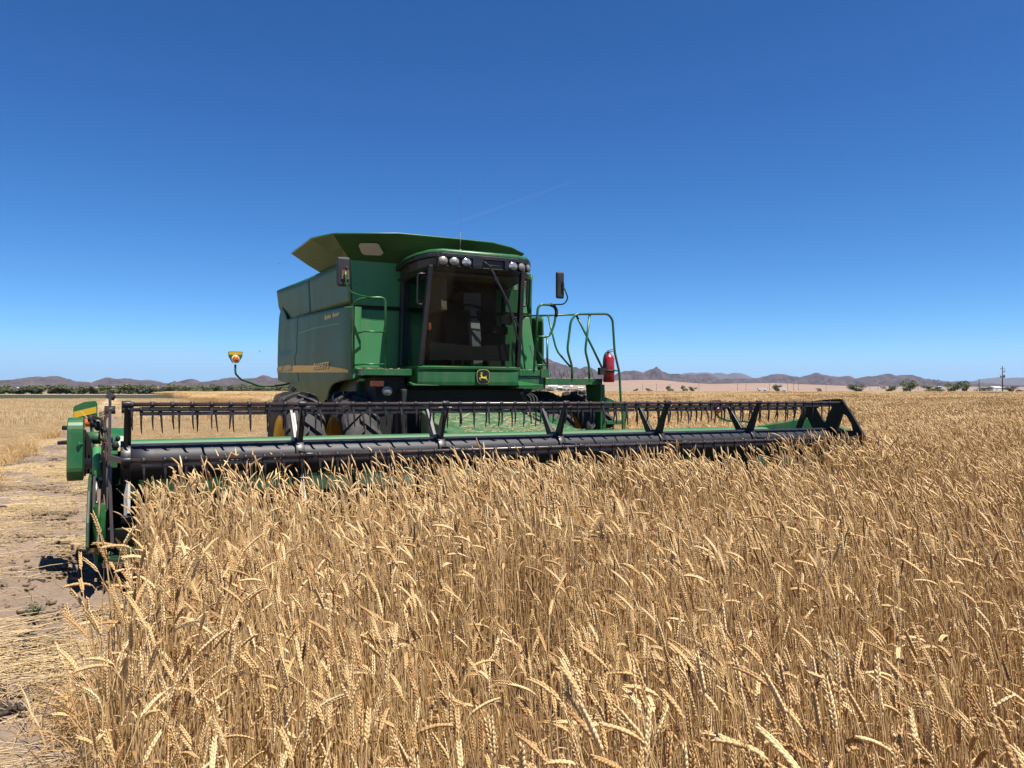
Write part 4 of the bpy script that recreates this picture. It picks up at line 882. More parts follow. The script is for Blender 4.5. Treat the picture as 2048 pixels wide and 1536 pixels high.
# ---- wheels
def wheel(u, v, R, w, rr, side, steer=0.0, nl=22, label=None):
    fn = lambda a, p, q: (u + a * side, v + p, R + q)
    hb = MB(); hb.lathe([(w * 0.15, 0.0), (w * 0.15, 0.16), (-w * 0.2, 0.18), (-w * 0.2, 0.0)], fn, 20); h = hb.build('wheel', YELLOW, combine)
    hw = w / 2; ty = MB()
    ty.lathe([(-hw * 0.62, rr), (-hw * 0.80, rr + 0.02), (-hw * 0.99, rr + (R - rr) * 0.40), (-hw * 0.98, rr + (R - rr) * 0.66), (-hw * 0.86, R - 0.075), (-hw * 0.5, R - 0.05), (0, R - 0.045), (hw * 0.5, R - 0.05), (hw * 0.86, R - 0.075), (hw * 0.98, rr + (R - rr) * 0.66), (hw * 0.99, rr + (R - rr) * 0.40), (hw * 0.80, rr + 0.02), (hw * 0.62, rr)], fn, 56)
    for k in range(nl * 2):
        s = 1 if k % 2 else -1; t0 = 2 * math.pi * k / (nl * 2); rows = []
        for (f, dth, ro, ri, hwid) in ((-0.10, 0.0, R, R - 0.06, 0.030), (0.25, 0.11, R, R - 0.06, 0.031), (0.6, 0.21, R - 0.006, R - 0.075, 0.034), (0.90, 0.29, R - 0.028, R - 0.10, 0.038), (1.02, 0.32, R - 0.075, R - 0.14, 0.036), (1.015, 0.34, R - 0.15, R - 0.18, 0.030)):
            a = s * f * hw; th = t0 + dth * 0.9
            row = []
            for (dt, rd) in ((-hwid - 0.012, ri), (-hwid, ro), (hwid, ro), (hwid + 0.012, ri)):
                g = th + dt / R; row.append(fn(a, rd * math.cos(g), rd * math.sin(g)))
            rows.append(row)
        ty.grid(rows, sm=False); 
        ty.f += [tuple(len(ty.v) - 24 + i for i in (3, 2, 1, 0))]; ty.mi += [0]; ty.sm += [False]
    ty.build('tyre', RUBBER, h)
    rm = MB(); rm.lathe([(-hw * 0.80, rr + 0.025), (-hw * 0.83, rr + 0.01), (-hw * 0.6, rr - 0.03), (-hw * 0.15, rr - 0.06), (-hw * 0.05, 0.30), (hw * 0.1, 0.16), (hw * 0.1, 0.0)], fn, 40)
    rm.lathe([(hw * 0.80, rr + 0.025), (hw * 0.83, rr + 0.01), (hw * 0.6, rr - 0.03), (-hw * 0.05, rr - 0.06)], fn, 40); rm.build('rim', YELLOW, h)
for s_ in (-1, 1):
    wheel(s_ * 1.55, 3.5, 0.885, 0.52, 0.53, s_, nl=20); wheel(s_ * 2.30, 3.5, 0.885, 0.52, 0.53, s_, nl=20)
    wheel(s_ * 1.45, 7.6, 0.68, 0.46, 0.36, s_, nl=18)
# ---- side warning lamp on its arm
wl_ = MB(); wl_.tube(fillet([(-1.50, 7.2, 1.96), (-1.78, 7.2, 1.87), (-2.22, 7.0, 1.845), (-2.62, 6.6, 1.97), (-2.71, 6.5, 2.06), (-2.715, 6.5, 2.12), (-2.715, 6.5, 2.22)], 0.12), 0.018, 8)
wlo = wl_.build('warning_light', GREEN, combine)
c0 = Vector((-2.715, 6.49, 2.27)); k_ = 1.12
bp_ = MB(); bp_.prism([(-0.045, 0.0), (0.045, 0.0), (0.10, 0.09), (0.105, 0.165), (0.09, 0.172), (-0.09, 0.172), (-0.105, 0.165), (-0.10, 0.09)], lambda a, b, t: (c0.x + a * k_, c0.y + t, c0.z - 0.02 + b * k_), 0.0, 0.012); bp_.build('back_plate', GREEN, wlo)
MB().box(c0.x - 0.105, c0.x + 0.105, c0.y - 0.004, c0.y - 0.002, c0.z + 0.115, c0.z + 0.165).build('reflector', YELLOW, wlo)
ol = MB(); ol.ball((c0.x, c0.y - 0.03, c0.z + 0.045), (0.052, 0.035, 0.058), 14, 8, 1); ol.ball((c0.x, c0.y - 0.012, c0.z + 0.042), (0.066, 0.02, 0.072), 14, 8, 0)
ol.build('lamp', [WHITE, ORANGE], wlo)
hk = MB(); hk.tube([(-1.50, 7.3, 1.93), (-1.62, 7.3, 1.78)], 0.012, 6); hk.build('hook', DARK, combine); hk = MB(); hk.tube([(-1.52, 6.9, 1.88), (-1.75, 6.9, 1.70)], 0.016, 6); hk.build('hook', DARK, combine)

# ---- fire extinguisher, strapped to the ladder side
fe = machine('fire_extinguisher', 2.30, 2.56, 1.90)
tag(fe, 'red fire extinguisher strapped upright beside the green ladder top', 'extinguisher')
b_ = MB(); b_.lathe([(1.905, 0.0), (1.905, 0.078), (1.915, 0.086), (2.27, 0.086), (2.305, 0.075), (2.335, 0.042), (2.345, 0.030), (2.36, 0.028)], lambda a, p, q: (2.30 + p, 2.56 + q, a), 22); b_.build('cylinder', RED, fe)
b_ = MB(); b_.cyl((2.30, 2.56, 2.355), (2.30, 2.56, 2.385), 0.026, n=12); b_.bar((2.26, 2.55, 2.39), (2.36, 2.53, 2.42), 0.025, 0.012); b_.bar((2.28, 2.56, 2.385), (2.37, 2.54, 2.385), 0.02, 0.01); b_.build('valve', STEEL, fe)
MB().tube(fillet([(2.285, 2.54, 2.375), (2.22, 2.53, 2.36), (2.19, 2.54, 2.27), (2.195, 2.55, 2.06)], 0.05), 0.013, 8).build('hose', DARK, fe)
b_ = MB(); b_.lathe([(2.06, 0.087), (2.06, 0.092), (2.10, 0.092), (2.10, 0.087)], lambda a, p, q: (2.30 + p, 2.56 + q, a), 22); b_.box(2.12, 2.22, 2.53, 2.60, 2.02, 2.13); b_.tube([(2.38, 2.55, 2.10), (2.52, 2.60, 2.075)], 0.01, 6); b_.build('strap', DARK, fe)

# ------------------------------------------------------------------ header
TILT = R_(0.36)
hd = machine('grain_header', 0, 0.3, 0.25, TILT)
OFF[hd] = Vector((0, 0.3, 0.30))
hd.location = W(0, 0.3, 0.30)
tag(hd, 'wide green grain header with a black tined reel across the wheat', 'header')
AX = 1.14; RR = 0.55; ANG = [66, 126, 186, 246, 306, 6]
def bat_vz(i): g = R_(ANG[i]); return -RR * math.cos(g), AX + RR * math.sin(g)
rd = MB(); rows = []
for u in np.linspace(-4.42, 4.08, 7 * 6): rows.append([(u, 0.158 * math.cos(g), AX + 0.158 * math.sin(g)) for g in np.linspace(0, 2 * math.pi, 28, endpoint=False)])
rd.grid(rows, close=True); rd.f += [tuple(range(28)), tuple(len(rd.v) - 28 + k for k in range(28))]; rd.mi += [0, 0]; rd.sm += [False, False]
rd.cyl((-4.75, 0, AX), (4.9, 0, AX), 0.045)
reel = rd.build('reel', BLACKS, hd)
SPU = [-4.44, -2.99, -1.57, -0.16, 1.22, 2.66]
for u in SPU:
    sp_ = MB()
    for i in range(6):
        g = R_(ANG[i]); d = Vector((0, -math.cos(g), math.sin(g))); c = Vector((u, 0, AX))
        sp_.bar(c + d * 0.14, c + d * 0.53, 0.035, 0.115, up=(Vector((1, 0, 0)).cross(d)), w1=0.028, t1=0.05)
        sp_.bar(c + d * 0.14 + Vector((0.016, 0, 0)), c + d * 0.50 + Vector((0.016, 0, 0)), 0.05, 0.014, up=(Vector((1, 0, 0)).cross(d)))
        sp_.cyl(c + d * 0.55 - Vector((0.035, 0, 0)), c + d * 0.55 + Vector((0.035, 0, 0)), 0.032, n=10)
    sp_.lathe([(-0.04, 0.16), (-0.04, 0.185), (0.04, 0.185), (0.04, 0.16)], lambda a, p, q: (u + a, p, AX + q), 24)
    sp_.build('spider_arm', BLACK, reel, bevel=0.004)
tines = []
STEP = 0.157; US = np.arange(-4.40, 4.02, STEP)
for i in range(6):
    bv, bz = bat_vz(i); bt = MB(); ox = 0.0 if i % 2 == 0 else 0.085
    bt.tube([(-4.47, bv, bz), (4.19, bv, bz)], 0.0175, 10, 0)
    for u in US: bt.cyl((u + ox - 0.016, bv, bz), (u + ox + 0.016, bv, bz), 0.0245, n=10, mi=1); bt.box(u + ox - 0.013, u + ox + 0.013, bv - 0.014, bv + 0.014, bz - 0.05, bz, 1)
    for s0, s1 in zip([-4.40] + SPU[1:] + [4.0], SPU[1:] + [4.0]):
        m0 = s0 + 0.07; nn = max(1, int((s1 - s0 - 0.14) / (STEP * 2)))
        for k in range(nn):
            a, b = m0 + (s1 - s0 - 0.14) * k / nn + 0.004, m0 + (s1 - s0 - 0.14) * (k + 1) / nn - 0.004
            bt.box(a, b, bv - 0.007, bv + 0.007, bz - 0.053, bz - 0.021, 1)
    bt.build('bat', [BROWNB, PLAST], reel)
    for u in US: tines.append((i, u + ox, bv, bz))
def tine_mesh():
    t = MB(); pts = [(0, 0, -0.01), (0.004, -0.004, -0.06), (0.006, -0.008, -0.11), (0.008, 0.000, -0.16), (0.012, 0.014, -0.205), (0.016, 0.024, -0.225)]
    rows = []
    for (p, w, th) in zip(pts, (0.020, 0.019, 0.016, 0.013, 0.009, 0.003), (0.018, 0.014, 0.012, 0.010, 0.008, 0.003)):
        rows.append([(p[0] - w / 2, p[1] - th / 2, p[2]), (p[0] + w / 2, p[1] - th / 2, p[2]), (p[0] + w / 2, p[1] + th / 2, p[2]), (p[0] - w / 2, p[1] + th / 2, p[2])])
    t.grid(rows, sm=False, close=True); return t
TM = tine_mesh(); tme = TM.mesh('tine', [PLAST]); order = [t for t in tines if t[0] == 0] + [t for t in tines if t[0] == 1]
rest = MB(); cnt = 0
for t in order + [t for t in tines if t[0] > 1]:
    if cnt < 100:
        o = bpy.data.objects.new('tine', tme); link(o, reel); o.location = (t[1], t[2], t[3]); o.rotation_euler = (R_(random.gauss(0, 5)), R_(random.gauss(0, 2.5)), R_(random.uniform(-10, 10)))
    else: rest.add([(p[0] + t[1], p[1] + t[2], p[2] + t[3]) for p in TM.v], TM.f)
    cnt += 1
ro = rest.build('tines', PLAST, reel); ro['kind'] = 'stuff'
# reel end plate at the far end: six-sided, with openings
ep_ = MB(); U0 = 4.13
def pt_(r, a, u): g = R_(a); return (u, -r * math.cos(g), AX + r * math.sin(g))
for i in range(6):
    a0, a1 = ANG[i], ANG[i] + 60
    ring_o = [pt_(0.605, a0, 0), pt_(0.555, a0 + 15, 0), pt_(0.54, a0 + 30, 0), pt_(0.555, a0 + 45, 0), pt_(0.605, a1, 0)]
    hole = [pt_(0.45, a0 + 12, 0), pt_(0.465, a0 + 22, 0), pt_(0.465, a0 + 38, 0), pt_(0.45, a0 + 48, 0), pt_(0.36, a0 + 44, 0), pt_(0.26, a0 + 36, 0), pt_(0.23, a0 + 30, 0), pt_(0.26, a0 + 24, 0), pt_(0.36, a0 + 16, 0)]
    inn = [pt_(0.10, a0, 0), pt_(0.10, a1, 0)]
    V_ = ring_o + hole + inn; fs = [(0, 1, 6, 5), (1, 2, 7, 6), (2, 3, 8, 7)[0:4] if False else (2, 3, 8, 7), (3, 4, 8), (4, 15, 9, 8), (9, 15, 10), (10, 15, 11), (11, 15, 14), (11, 14, 12), (12, 14, 13), (13, 14, 0), (13, 0, 5)]
    ep_.add([(U0, p[1], p[2]) for p in V_], fs)
ep_.build('reel_end_plate', BLACK, reel, solid=0.03)
# near end: reel carrying arm, rods
le = MB(); le.bar((-4.56, -0.30, 1.74), (-4.56, -0.36, 1.12), 0.022, 0.055, up=(0, 1, 0)); le.bar((-4.56, -0.36, 1.16), (-4.53, -0.52, 0.50), 0.024, 0.045, up=(0, 1, 0)); le.cyl((-4.58, -0.30, 1.72), (-4.53, -0.28, 1.70), 0.026, n=8)
le.bar((-4.56, -0.42, 1.22), (-4.44, -0.54, 1.19), 0.035, 0.04); le.cyl((-4.60, -0.31, 1.60), (-4.52, -0.31, 1.60), 0.035, n=10)
le.build('end_rod', BROWNB, reel)
# ---- frame
bm_ = MB(); bm_.prism([(0.80, 1.16), (0.80, 1.235), (0.84, 1.275), (1.02, 1.275), (1.06, 1.24), (1.06, 1.16)], UVZ, -4.46, 4.80); bm_.build('top_beam', GREENB, hd, bevel=0.012)
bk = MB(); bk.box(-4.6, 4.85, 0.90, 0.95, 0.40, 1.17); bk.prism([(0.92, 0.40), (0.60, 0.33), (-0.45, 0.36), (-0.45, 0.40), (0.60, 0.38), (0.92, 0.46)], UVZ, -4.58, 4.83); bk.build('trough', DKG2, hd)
ag = MB(); ag.cyl((-4.55, 0.48, 0.70), (4.8, 0.48, 0.70), 0.20, n=20)
for (a, b, s) in ((-4.5, -0.6, 1), (4.75, 0.75, -1)):
    rows = [[(a + (b - a) * t, 0.48 + r * math.cos(s * t * 2 * math.pi * 8), 0.70 + r * math.sin(s * t * 2 * math.pi * 8)) for r in (0.20, 0.31)] for t in np.linspace(0, 1, 160)]
    ag.grid(rows)
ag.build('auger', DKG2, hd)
kb = MB(); kb.box(-4.6, 4.85, -0.52, -0.44, 0.355, 0.375)
for u in np.arange(-4.55, 4.8, 0.0762): kb.hexa([(u - 0.016, -0.50, 0.34), (u + 0.016, -0.50, 0.34), (u + 0.004, -0.62, 0.352), (u - 0.004, -0.62, 0.352), (u - 0.016, -0.50, 0.378), (u + 0.016, -0.50, 0.378), (u + 0.004, -0.62, 0.36), (u - 0.004, -0.62, 0.36)])
kb.build('cutter_bar', RUST, hd)
for u0, nm in ((-4.66, 0), (4.84, 1)):
    es = MB(); es.prism([(-0.50, 0.33), (0.95, 0.33), (1.06, 0.50), (1.06, 1.28), (0.75, 1.30), (0.45, 1.05), (0.0, 0.82), (-0.45, 0.62)], UVZ, u0, u0 + 0.03); es.build('end_sheet', GREEN, hd, bevel=0.005)
# reel lift arms
la = MB(); la.hexa([(-4.58, -0.1, 1.10), (-4.50, -0.1, 1.10), (-4.50, 0.98, 1.14), (-4.58, 0.98, 1.14), (-4.58, -0.1, 1.20), (-4.50, -0.1, 1.20), (-4.50, 0.90, 1.40), (-4.58, 0.90, 1.40)])
la.prism([(0.55, 1.24), (0.62, 1.34), (0.80, 1.40), (1.0, 1.38), (1.04, 1.24)], UVZ, -4.60, -4.42); la.build('lift_arm', GREEN, hd, bevel=0.01)
lb = MB(); lb.hexa([(4.50, -0.05, 1.12), (4.58, -0.05, 1.12), (4.62, 1.0, 1.20), (4.54, 1.0, 1.20), (4.50, -0.05, 1.24), (4.58, -0.05, 1.24), (4.62, 0.55, 1.42), (4.54, 0.55, 1.42)])
lb.hexa([(3.75, 0.92, 1.24), (3.78, 0.86, 1.24), (4.60, 0.50, 1.24), (4.60, 0.58, 1.24), (3.75, 0.92, 1.29), (3.78, 0.86, 1.29), (4.60, 0.50, 1.44), (4.60, 0.58, 1.44)]); lb.build('lift_arm', GREEN, hd, bevel=0.01)
# near end drive: guard, tube, cylinder, belts
gd = MB(); gp = []
for (cy_, cz, a0) in ((0.34, 1.40, 0), (0.20, 1.40, 90), (0.18, 1.10, 180), (0.50, 1.10, 270)):
    for k in range(7): g = R_(a0 + k * 15); gp.append((cy_ + 0.12 * math.cos(g), cz + 0.12 * math.sin(g)))
gd.prism(gp, UVZ, -4.885, -4.765); gd.cyl((-4.772, 0.09, 1.30), (-4.80, 0.05, 1.30), 0.018, n=8); gd.build('drive_guard', GREEN, hd, bevel=0.014, seg=3)
dr = MB(); dr.prism([(0.15, 1.42), (0.62, 1.32), (0.62, 1.04), (0.15, 1.02)], UVZ, -4.765, -4.745); dr.hexa([(-4.74, 0.12, 1.04), (-4.60, 0.20, 1.04), (-4.60, 0.25, 1.04), (-4.74, 0.17, 1.04), (-4.74, 0.12, 1.40), (-4.66, 0.20, 1.22), (-4.66, 0.25, 1.22), (-4.74, 0.17, 1.40)])
for k in range(3): dr.box(-4.60 + 0.022 * k, -4.588 + 0.022 * k, -0.1, 0.4, 0.9, 1.12)
dr.build('drive_plate', DARK, hd)
dt = MB(); dt.cyl((-4.76, 0.36, 1.335), (-4.56, 0.36, 1.335), 0.055, n=16); dt.cyl((-4.58, 0.36, 1.335), (-4.54, 0.36, 1.335), 0.035, n=12); dt.build('drive_tube', GREEN2, hd)
hc = MB(); hc.cyl((-4.655, -0.16, 1.02), (-4.655, -0.02, 1.27), 0.034, n=14); hcy = hc.build('lift_cylinder', GREENF, hd)
MB().cyl((-4.655, -0.24, 0.84), (-4.655, -0.15, 1.03), 0.016, n=10).build('piston_rod', STEEL, hcy)
bt_ = MB()
for u, v in ((-4.70, -0.20), (-4.62, -0.20)): bt_.ball((u, v - 0.03, 1.03), (0.016, 0.016, 0.016), 8, 6)
bt_.ball((-4.645, -0.42, 0.86), (0.012, 0.012, 0.012), 8, 6); bt_.build('bolts', STEEL, hd)
lk = MB(); lk.bar((-4.64, -0.10, 1.10), (-4.63, -0.46, 0.60), 0.022, 0.03, up=(0, 1, 0)); lk.bar((-4.60, -0.20, 1.20), (-4.585, -0.40, 0.78), 0.02, 0.03, up=(0, 1, 0)); lk.bar((-4.60, 0.05, 1.20), (-4.595, 0.02, 1.56), 0.014, 0.02, up=(0, 1, 0)); lk.bar((-4.61, -0.1, 1.16), (-4.60, -0.12, 1.32), 0.03, 0.03)
lk.cyl((-4.63, 0.0, 1.14), (-4.59, 0.0, 1.14), 0.07, n=14); lk.build('linkage', RUST, hd)
mt_ = MB()
for (u, v, z, r) in ((-4.70, 0.45, 1.46, 0.03), (-4.66, 0.40, 1.44, 0.035), (-4.72, 0.5, 1.50, 0.03), (-4.63, 0.3, 1.40, 0.02), (-4.60, -0.05, 1.42, 0.016), (-4.52, 0.1, 1.28, 0.03), (-4.50, 0.12, 1.34, 0.02)): mt_.ball((u, v, z), (r, r, r * 1.3), 8, 6); 
mt_.tube(fillet([(-4.70, 0.45, 1.52), (-4.62, 0.3, 1.50), (-4.60, 0.1, 1.40), (-4.56, -0.1, 1.22)], 0.1), 0.012, 6); mt_.tube(fillet([(-4.66, 0.5, 1.45), (-4.58, 0.3, 1.42), (-4.57, 0.0, 1.30), (-4.60, -0.2, 1.10)], 0.1), 0.010, 6)
mt_.build('drive_motor', DARK, hd)
for (p_, r0_, mt0) in (([(-4.70, 0.1, 1.30), (-4.66, -0.05, 1.10), (-4.68, -0.12, 0.90), (-4.66, -0.05, 0.70)], 0.011, DARK), ([(-4.60, 0.25, 1.30), (-4.575, 0.0, 1.18), (-4.585, -0.2, 1.0), (-4.575, -0.1, 0.80)], 0.010, DARK), ([(-4.64, 0.3, 1.40), (-4.62, 0.0, 1.30), (-4.61, -0.1, 1.05)], 0.008, RUST)):
    MB().tube(fillet(p_, 0.12), r0_, 6).build('hose', mt0, hd)
for (u_, v_, z_, r1_) in ((-4.605, -0.05, 1.02, 0.075), (-4.60, -0.12, 0.80, 0.055)):
    pu_ = MB(); pu_.lathe([(-0.012, r1_), (-0.004, r1_ * 0.86), (0.004, r1_ * 0.86), (0.012, r1_)], lambda a, p, q: (u_ + a, v_ + p, z_ + q), 20); pu_.cyl((u_ - 0.016, v_, z_), (u_ + 0.016, v_, z_), r1_ * 0.5, n=14); pu_.build('pulley', RUST, hd)
# near divider: a long ribbed nose
dv = MB(); rows = []
for (v, z0, z1, w) in ((-0.20, 0.34, 0.80, 0.034), (-0.40, 0.40, 0.86, 0.040), (-0.52, 0.46, 0.85, 0.045), (-0.62, 0.51, 0.78, 0.045), (-0.70, 0.535, 0.70, 0.038), (-0.75, 0.55, 0.63, 0.026), (-0.77, 0.56, 0.60, 0.014)):
    c = -4.625; rows.append([(c - w, v + 0.10, z0), (c - w, v + 0.05, z1 - 0.02), (c - 0.012, v - 0.03, z1), (c, v, z1 - 0.02), (c + 0.012, v - 0.03, z1), (c + w, v + 0.05, z1 - 0.02), (c + w, v + 0.10, z0), (c, v + 0.04, z0 - 0.02)])
dv.grid(rows, sm=False, close=True); dv.add(rows[0], [tuple(range(8))]); dv.add(rows[-1], [tuple(range(8))[::-1]])
dvo = dv.build('divider', GREEN, hd)
MB().bar((-4.625, -0.40, 0.96), (-4.625, -0.80, 0.57), 0.012, 0.018, up=(0, 1, 0)).build('centre_rib', RUST, dvo)
MB().prism([(0.10, 0.40), (0.10, 1.06), (-0.20, 1.06), (-0.45, 0.96), (-0.66, 0.74), (-0.72, 0.56), (-0.55, 0.48)], UVZ, -4.712, -4.690).build('divider_sheet', DKGREEN, dvo, bevel=0.006)
dm = MB()
for (uu, v0, z0, v1, z1) in ((-4.668, -0.25, 1.05, -0.46, 0.72), (-4.60, -0.22, 1.02, -0.50, 0.60), (-4.575, -0.2, 0.95, -0.42, 0.5)): dm.bar((uu, v0, z0), (uu, v1, z1), 0.018, 0.03, up=(0, 1, 0))
dm.box(-4.69, -4.57, -0.16, -0.12, 0.45, 1.02); dm.build('divider_bracket', DARK, dvo)
MB().hexa([(-4.70, -0.60, 0.49), (-4.59, -0.60, 0.49), (-4.615, -0.76, 0.53), (-4.675, -0.76, 0.53), (-4.70, -0.60, 0.53), (-4.59, -0.60, 0.53), (-4.615, -0.76, 0.56), (-4.675, -0.76, 0.56)]).build('skid', RUST, dvo)
d2 = MB(); d2.grid([[(4.855 + a * w, v, z0 + (z1 - z0) * b) for a, b in ((-1, 0), (-1, 1), (1, 1), (1, 0))] for (v, z0, z1, w) in ((0.2, 0.3, 0.95, 0.05), (-0.4, 0.3, 0.9, 0.06), (-0.8, 0.35, 0.7, 0.05), (-1.0, 0.4, 0.5, 0.01))], sm=False, close=True); d2.build('divider', GREEN, hd)
# hazard plates and lamps at both ends
def hazard(c, kx, lean, front=True, arm=None):
    a = MB(); a.tube(fillet(arm, 0.08), 0.016, 8); ao = a.build('warning_light', GREEN, hd)
    p = MB(); p.prism([(-0.11, -0.02), (0.11, 0.02), (0.125, 0.05), (0.12, 0.20), (0.10, 0.225), (-0.01, 0.215), (-0.115, 0.17), (-0.12, 0.14)], lambda x, y, t: (c[0] + x * kx, c[1] + t, c[2] + y), 0, 0.012); p.build('back_plate', GREEN if front else RUST, ao, bevel=0.004)
    if front: MB().add([(c[0] + x * kx, c[1] - 0.004, c[2] + y) for x, y in ((-0.112, 0.055), (0.112, 0.105), (0.110, 0.168), (-0.112, 0.118))], [(0, 1, 2, 3)]).build('reflector', YELLOW, ao)
    l = MB(); l.ball((c[0] + 0.02, c[1] - 0.03, c[2] + 0.01), (0.055, 0.04, 0.042), 14, 8); l.build('lamp', ORANGE, ao)
hazard((-4.79, 1.2, 1.43), 0.86, 0, True, [(-4.70, 0.95, 1.20), (-4.72, 1.20, 1.25), (-4.74, 1.215, 1.45)])
hz = MB(); hz.tube(fillet([(3.72, 0.92, 1.27), (3.60, 0.95, 1.36), (3.30, 1.0, 1.36), (3.14, 1.05, 1.42), (3.12, 1.06, 1.50)], 0.08), 0.017, 8); hzo = hz.build('warning_light', GREEN, hd)
MB().prism([(-0.15, 0.0), (0.14, 0.0), (0.14, 0.12), (0.06, 0.135), (-0.10, 0.125), (-0.15, 0.10)], lambda x, y, t: (3.12 + x * 0.9, 1.07 + t, 1.53 + y), 0, 0.012).build('back_plate', RUST, hzo)
MB().ball((3.12, 1.03, 1.515), (0.05, 0.04, 0.05), 14, 8).build('lamp', ORANGE, hzo)
bk2 = MB(); bk2.tube([(-4.80, 0.52, 1.42), (-4.945, 0.56, 1.42)], 0.02, 8); bk2.tube([(-4.80, 0.52, 1.30), (-4.98, 0.56, 1.285)], [0.026, 0.016], 8); bk2.build('tube_stop', DARK, hd)
# straw lying on the feeder house and beam
pts_n = 420; r_ = random.Random(5); sb = MB()
for k in range(pts_n):
    t = r_.random() ** 2.2; u = r_.uniform(-0.62, 0.85); v = 1.06 + 1.5 * t; z = 1.11 + 0.42 * (v - 1.02) / 1.73 + 0.01 + 0.03 * (1 - t) * r_.random()
    a = r_.uniform(0, 3.14); ln = r_.uniform(0.05, 0.22); d = Vector((math.cos(a), math.sin(a) * 0.6, math.sin(a) * 0.15)) * ln / 2
    sb.tube([Vector((u, v, z)) - d, Vector((u, v, z)) + d + Vector((0, 0, r_.uniform(0, 0.02)))], 0.0028, 3)
for (a, b) in (((-0.3, 1.5, 1.25), (0.0, 1.2, 1.42)), ((-0.62, 1.5, 1.3), (-0.2, 1.25, 1.2)), ((0.3, 2.0, 1.45), (0.8, 1.1, 1.2))): sb.tube([a, b], 0.004, 4)
for k in range(26): 
    u = r_.uniform(-1.0, 2.0); a = Vector((u, r_.uniform(0.82, 1.0), 1.285)); sb.tube([a, a + Vector((r_.uniform(-0.12, 0.12), r_.uniform(-0.05, 0.05), 0.004))], 0.003, 3)
so_ = machine('loose_straw', 0, 1.6, 1.2); bpy.data.objects.remove(so_)
for k in range(150):
    u, v, z = r_.choice([(r_.uniform(-1.54, -0.88), r_.uniform(2.71, 3.3), 2.08), (r_.uniform(0.76, 1.28), r_.uniform(2.71, 3.3), 2.09), (r_.uniform(1.3, 2.2), r_.uniform(2.7, 3.3), 1.965)]); a = r_.uniform(0, 3.14); ln = r_.uniform(0.02, 0.09)
    sb.tube([(u, v, z), (u + math.cos(a) * ln, v + math.sin(a) * ln, z + r_.uniform(0, 0.01))], 0.0025, 3)
me_ = sb.mesh('loose_straw', [STRAW]); so_ = bpy.data.objects.new('loose_straw', me_); col.objects.link(so_)
so_.matrix_world = Matrix.Translation((CX, CY, 0)) @ Matrix.Rotation(TH, 4, 'Z'); tag(so_, 'pale straw and chaff lying on the feeder house and platforms', 'straw', kind='stuff')
for (i, pts_) in enumerate(([(-4.78, 0.9, 1.60), (-4.62, 0.6, 1.36)], [(-4.63, 0.8, 1.60), (-4.61, 0.6, 1.38), (-4.55, 0.5, 1.46)])): pass
stw = MB(); stw.tube([(-4.80, 0.6, 1.60), (-4.62, 0.36, 1.40)], 0.005, 4); stw.tube([(-4.66, 0.6, 1.60), (-4.64, 0.36, 1.40)], 0.004, 4); stw.tube([(-4.71, 0.5, 1.52), (-4.60, 0.4, 1.56)], 0.004, 4); stw.tube([(-4.60, 0.4, 1.40), (-4.54, 0.3, 1.48)], 0.004, 4); stw.tube([(-4.62, -0.1, 1.34), (-4.58, -0.16, 1.22)], 0.004, 4)
me_ = stw.mesh('caught_straw', [STRAW]); sw_ = bpy.data.objects.new('caught_straw', me_); col.objects.link(sw_)
sw_.matrix_world = Matrix.Translation((CX, CY, 0)) @ Matrix.Rotation(TH, 4, 'Z'); tag(sw_, 'a few straws caught on the near end of the header', 'straw', kind='stuff')

# ------------------------------------------------------------------ trees, bushes, buildings, poles, birds
def leaf_mat(name, a, b_):
    a = tuple(x * 0.72 for x in a); b_ = tuple(x * 0.72 for x in b_)
    m, n, l, b = _mat(name); oi = n.new('ShaderNodeObjectInfo'); nz = _noise(n, l, 1.6, 4, 0.6)
    c = _mix(n, l, _ramp(n, l, nz.outputs[0], 0.35, 0.65), a, b_); c = _mix(n, l, oi.outputs['Random'], c, tuple(0.5 * (x + y) * 0.8 for x, y in zip(a, b_)))
    l.new(c, b.inputs['Base Color']); b.inputs['Roughness'].default_value = 0.7; b.inputs['Specular IOR Level'].default_value = 0.2; return m
FOL = leaf_mat('mesquite_foliage', (0.17, 0.20, 0.085), (0.26, 0.27, 0.13)); FOLD = leaf_mat('dark_foliage', (0.13, 0.165, 0.075), (0.20, 0.22, 0.11)); FOLB = leaf_mat('brown_foliage', (0.15, 0.11, 0.075), (0.18, 0.14, 0.09))
WEED = leaf_mat('dusty_weed', (0.11, 0.12, 0.06), (0.20, 0.17, 0.10))
BARK = paint('bark', (0.07, 0.05, 0.035), 0.9, 0.3)
def crown_mesh(seed, w, h, mat, n=900, leafs=0.22):
    r = random.Random(seed); m = MB(); lobes = []
    for k in range(9): lobes.append((Vector((r.uniform(-0.36, 0.36) * w, r.uniform(-0.3, 0.3) * w, h * (r.uniform(0.08, 0.4) if k < 4 else r.uniform(0.4, 0.78)))), w * r.uniform(0.14, 0.27), h * r.uniform(0.16, 0.26)))
    for k in range(n):
        c, rw, rh = r.choice(lobes); d = Vector((r.gauss(0, 1), r.gauss(0, 1), r.gauss(0, 1))).normalized() * (r.random() ** 0.4)
        p = c + Vector((d.x * rw, d.y * rw, d.z * rh)); s = leafs * r.uniform(0.5, 1.2)
        q = Matrix.Rotation(r.uniform(0, 6.28), 3, 'Z') @ Matrix.Rotation(r.uniform(0, 3.14), 3, 'X')
        m.add([p + q @ Vector((x * s, y * s * 0.6, 0)) for x, y in ((-1, 0), (0, -1), (1, 0), (0, 1))], [(0, 1, 2, 3)])
    return m.mesh('crown', [mat])
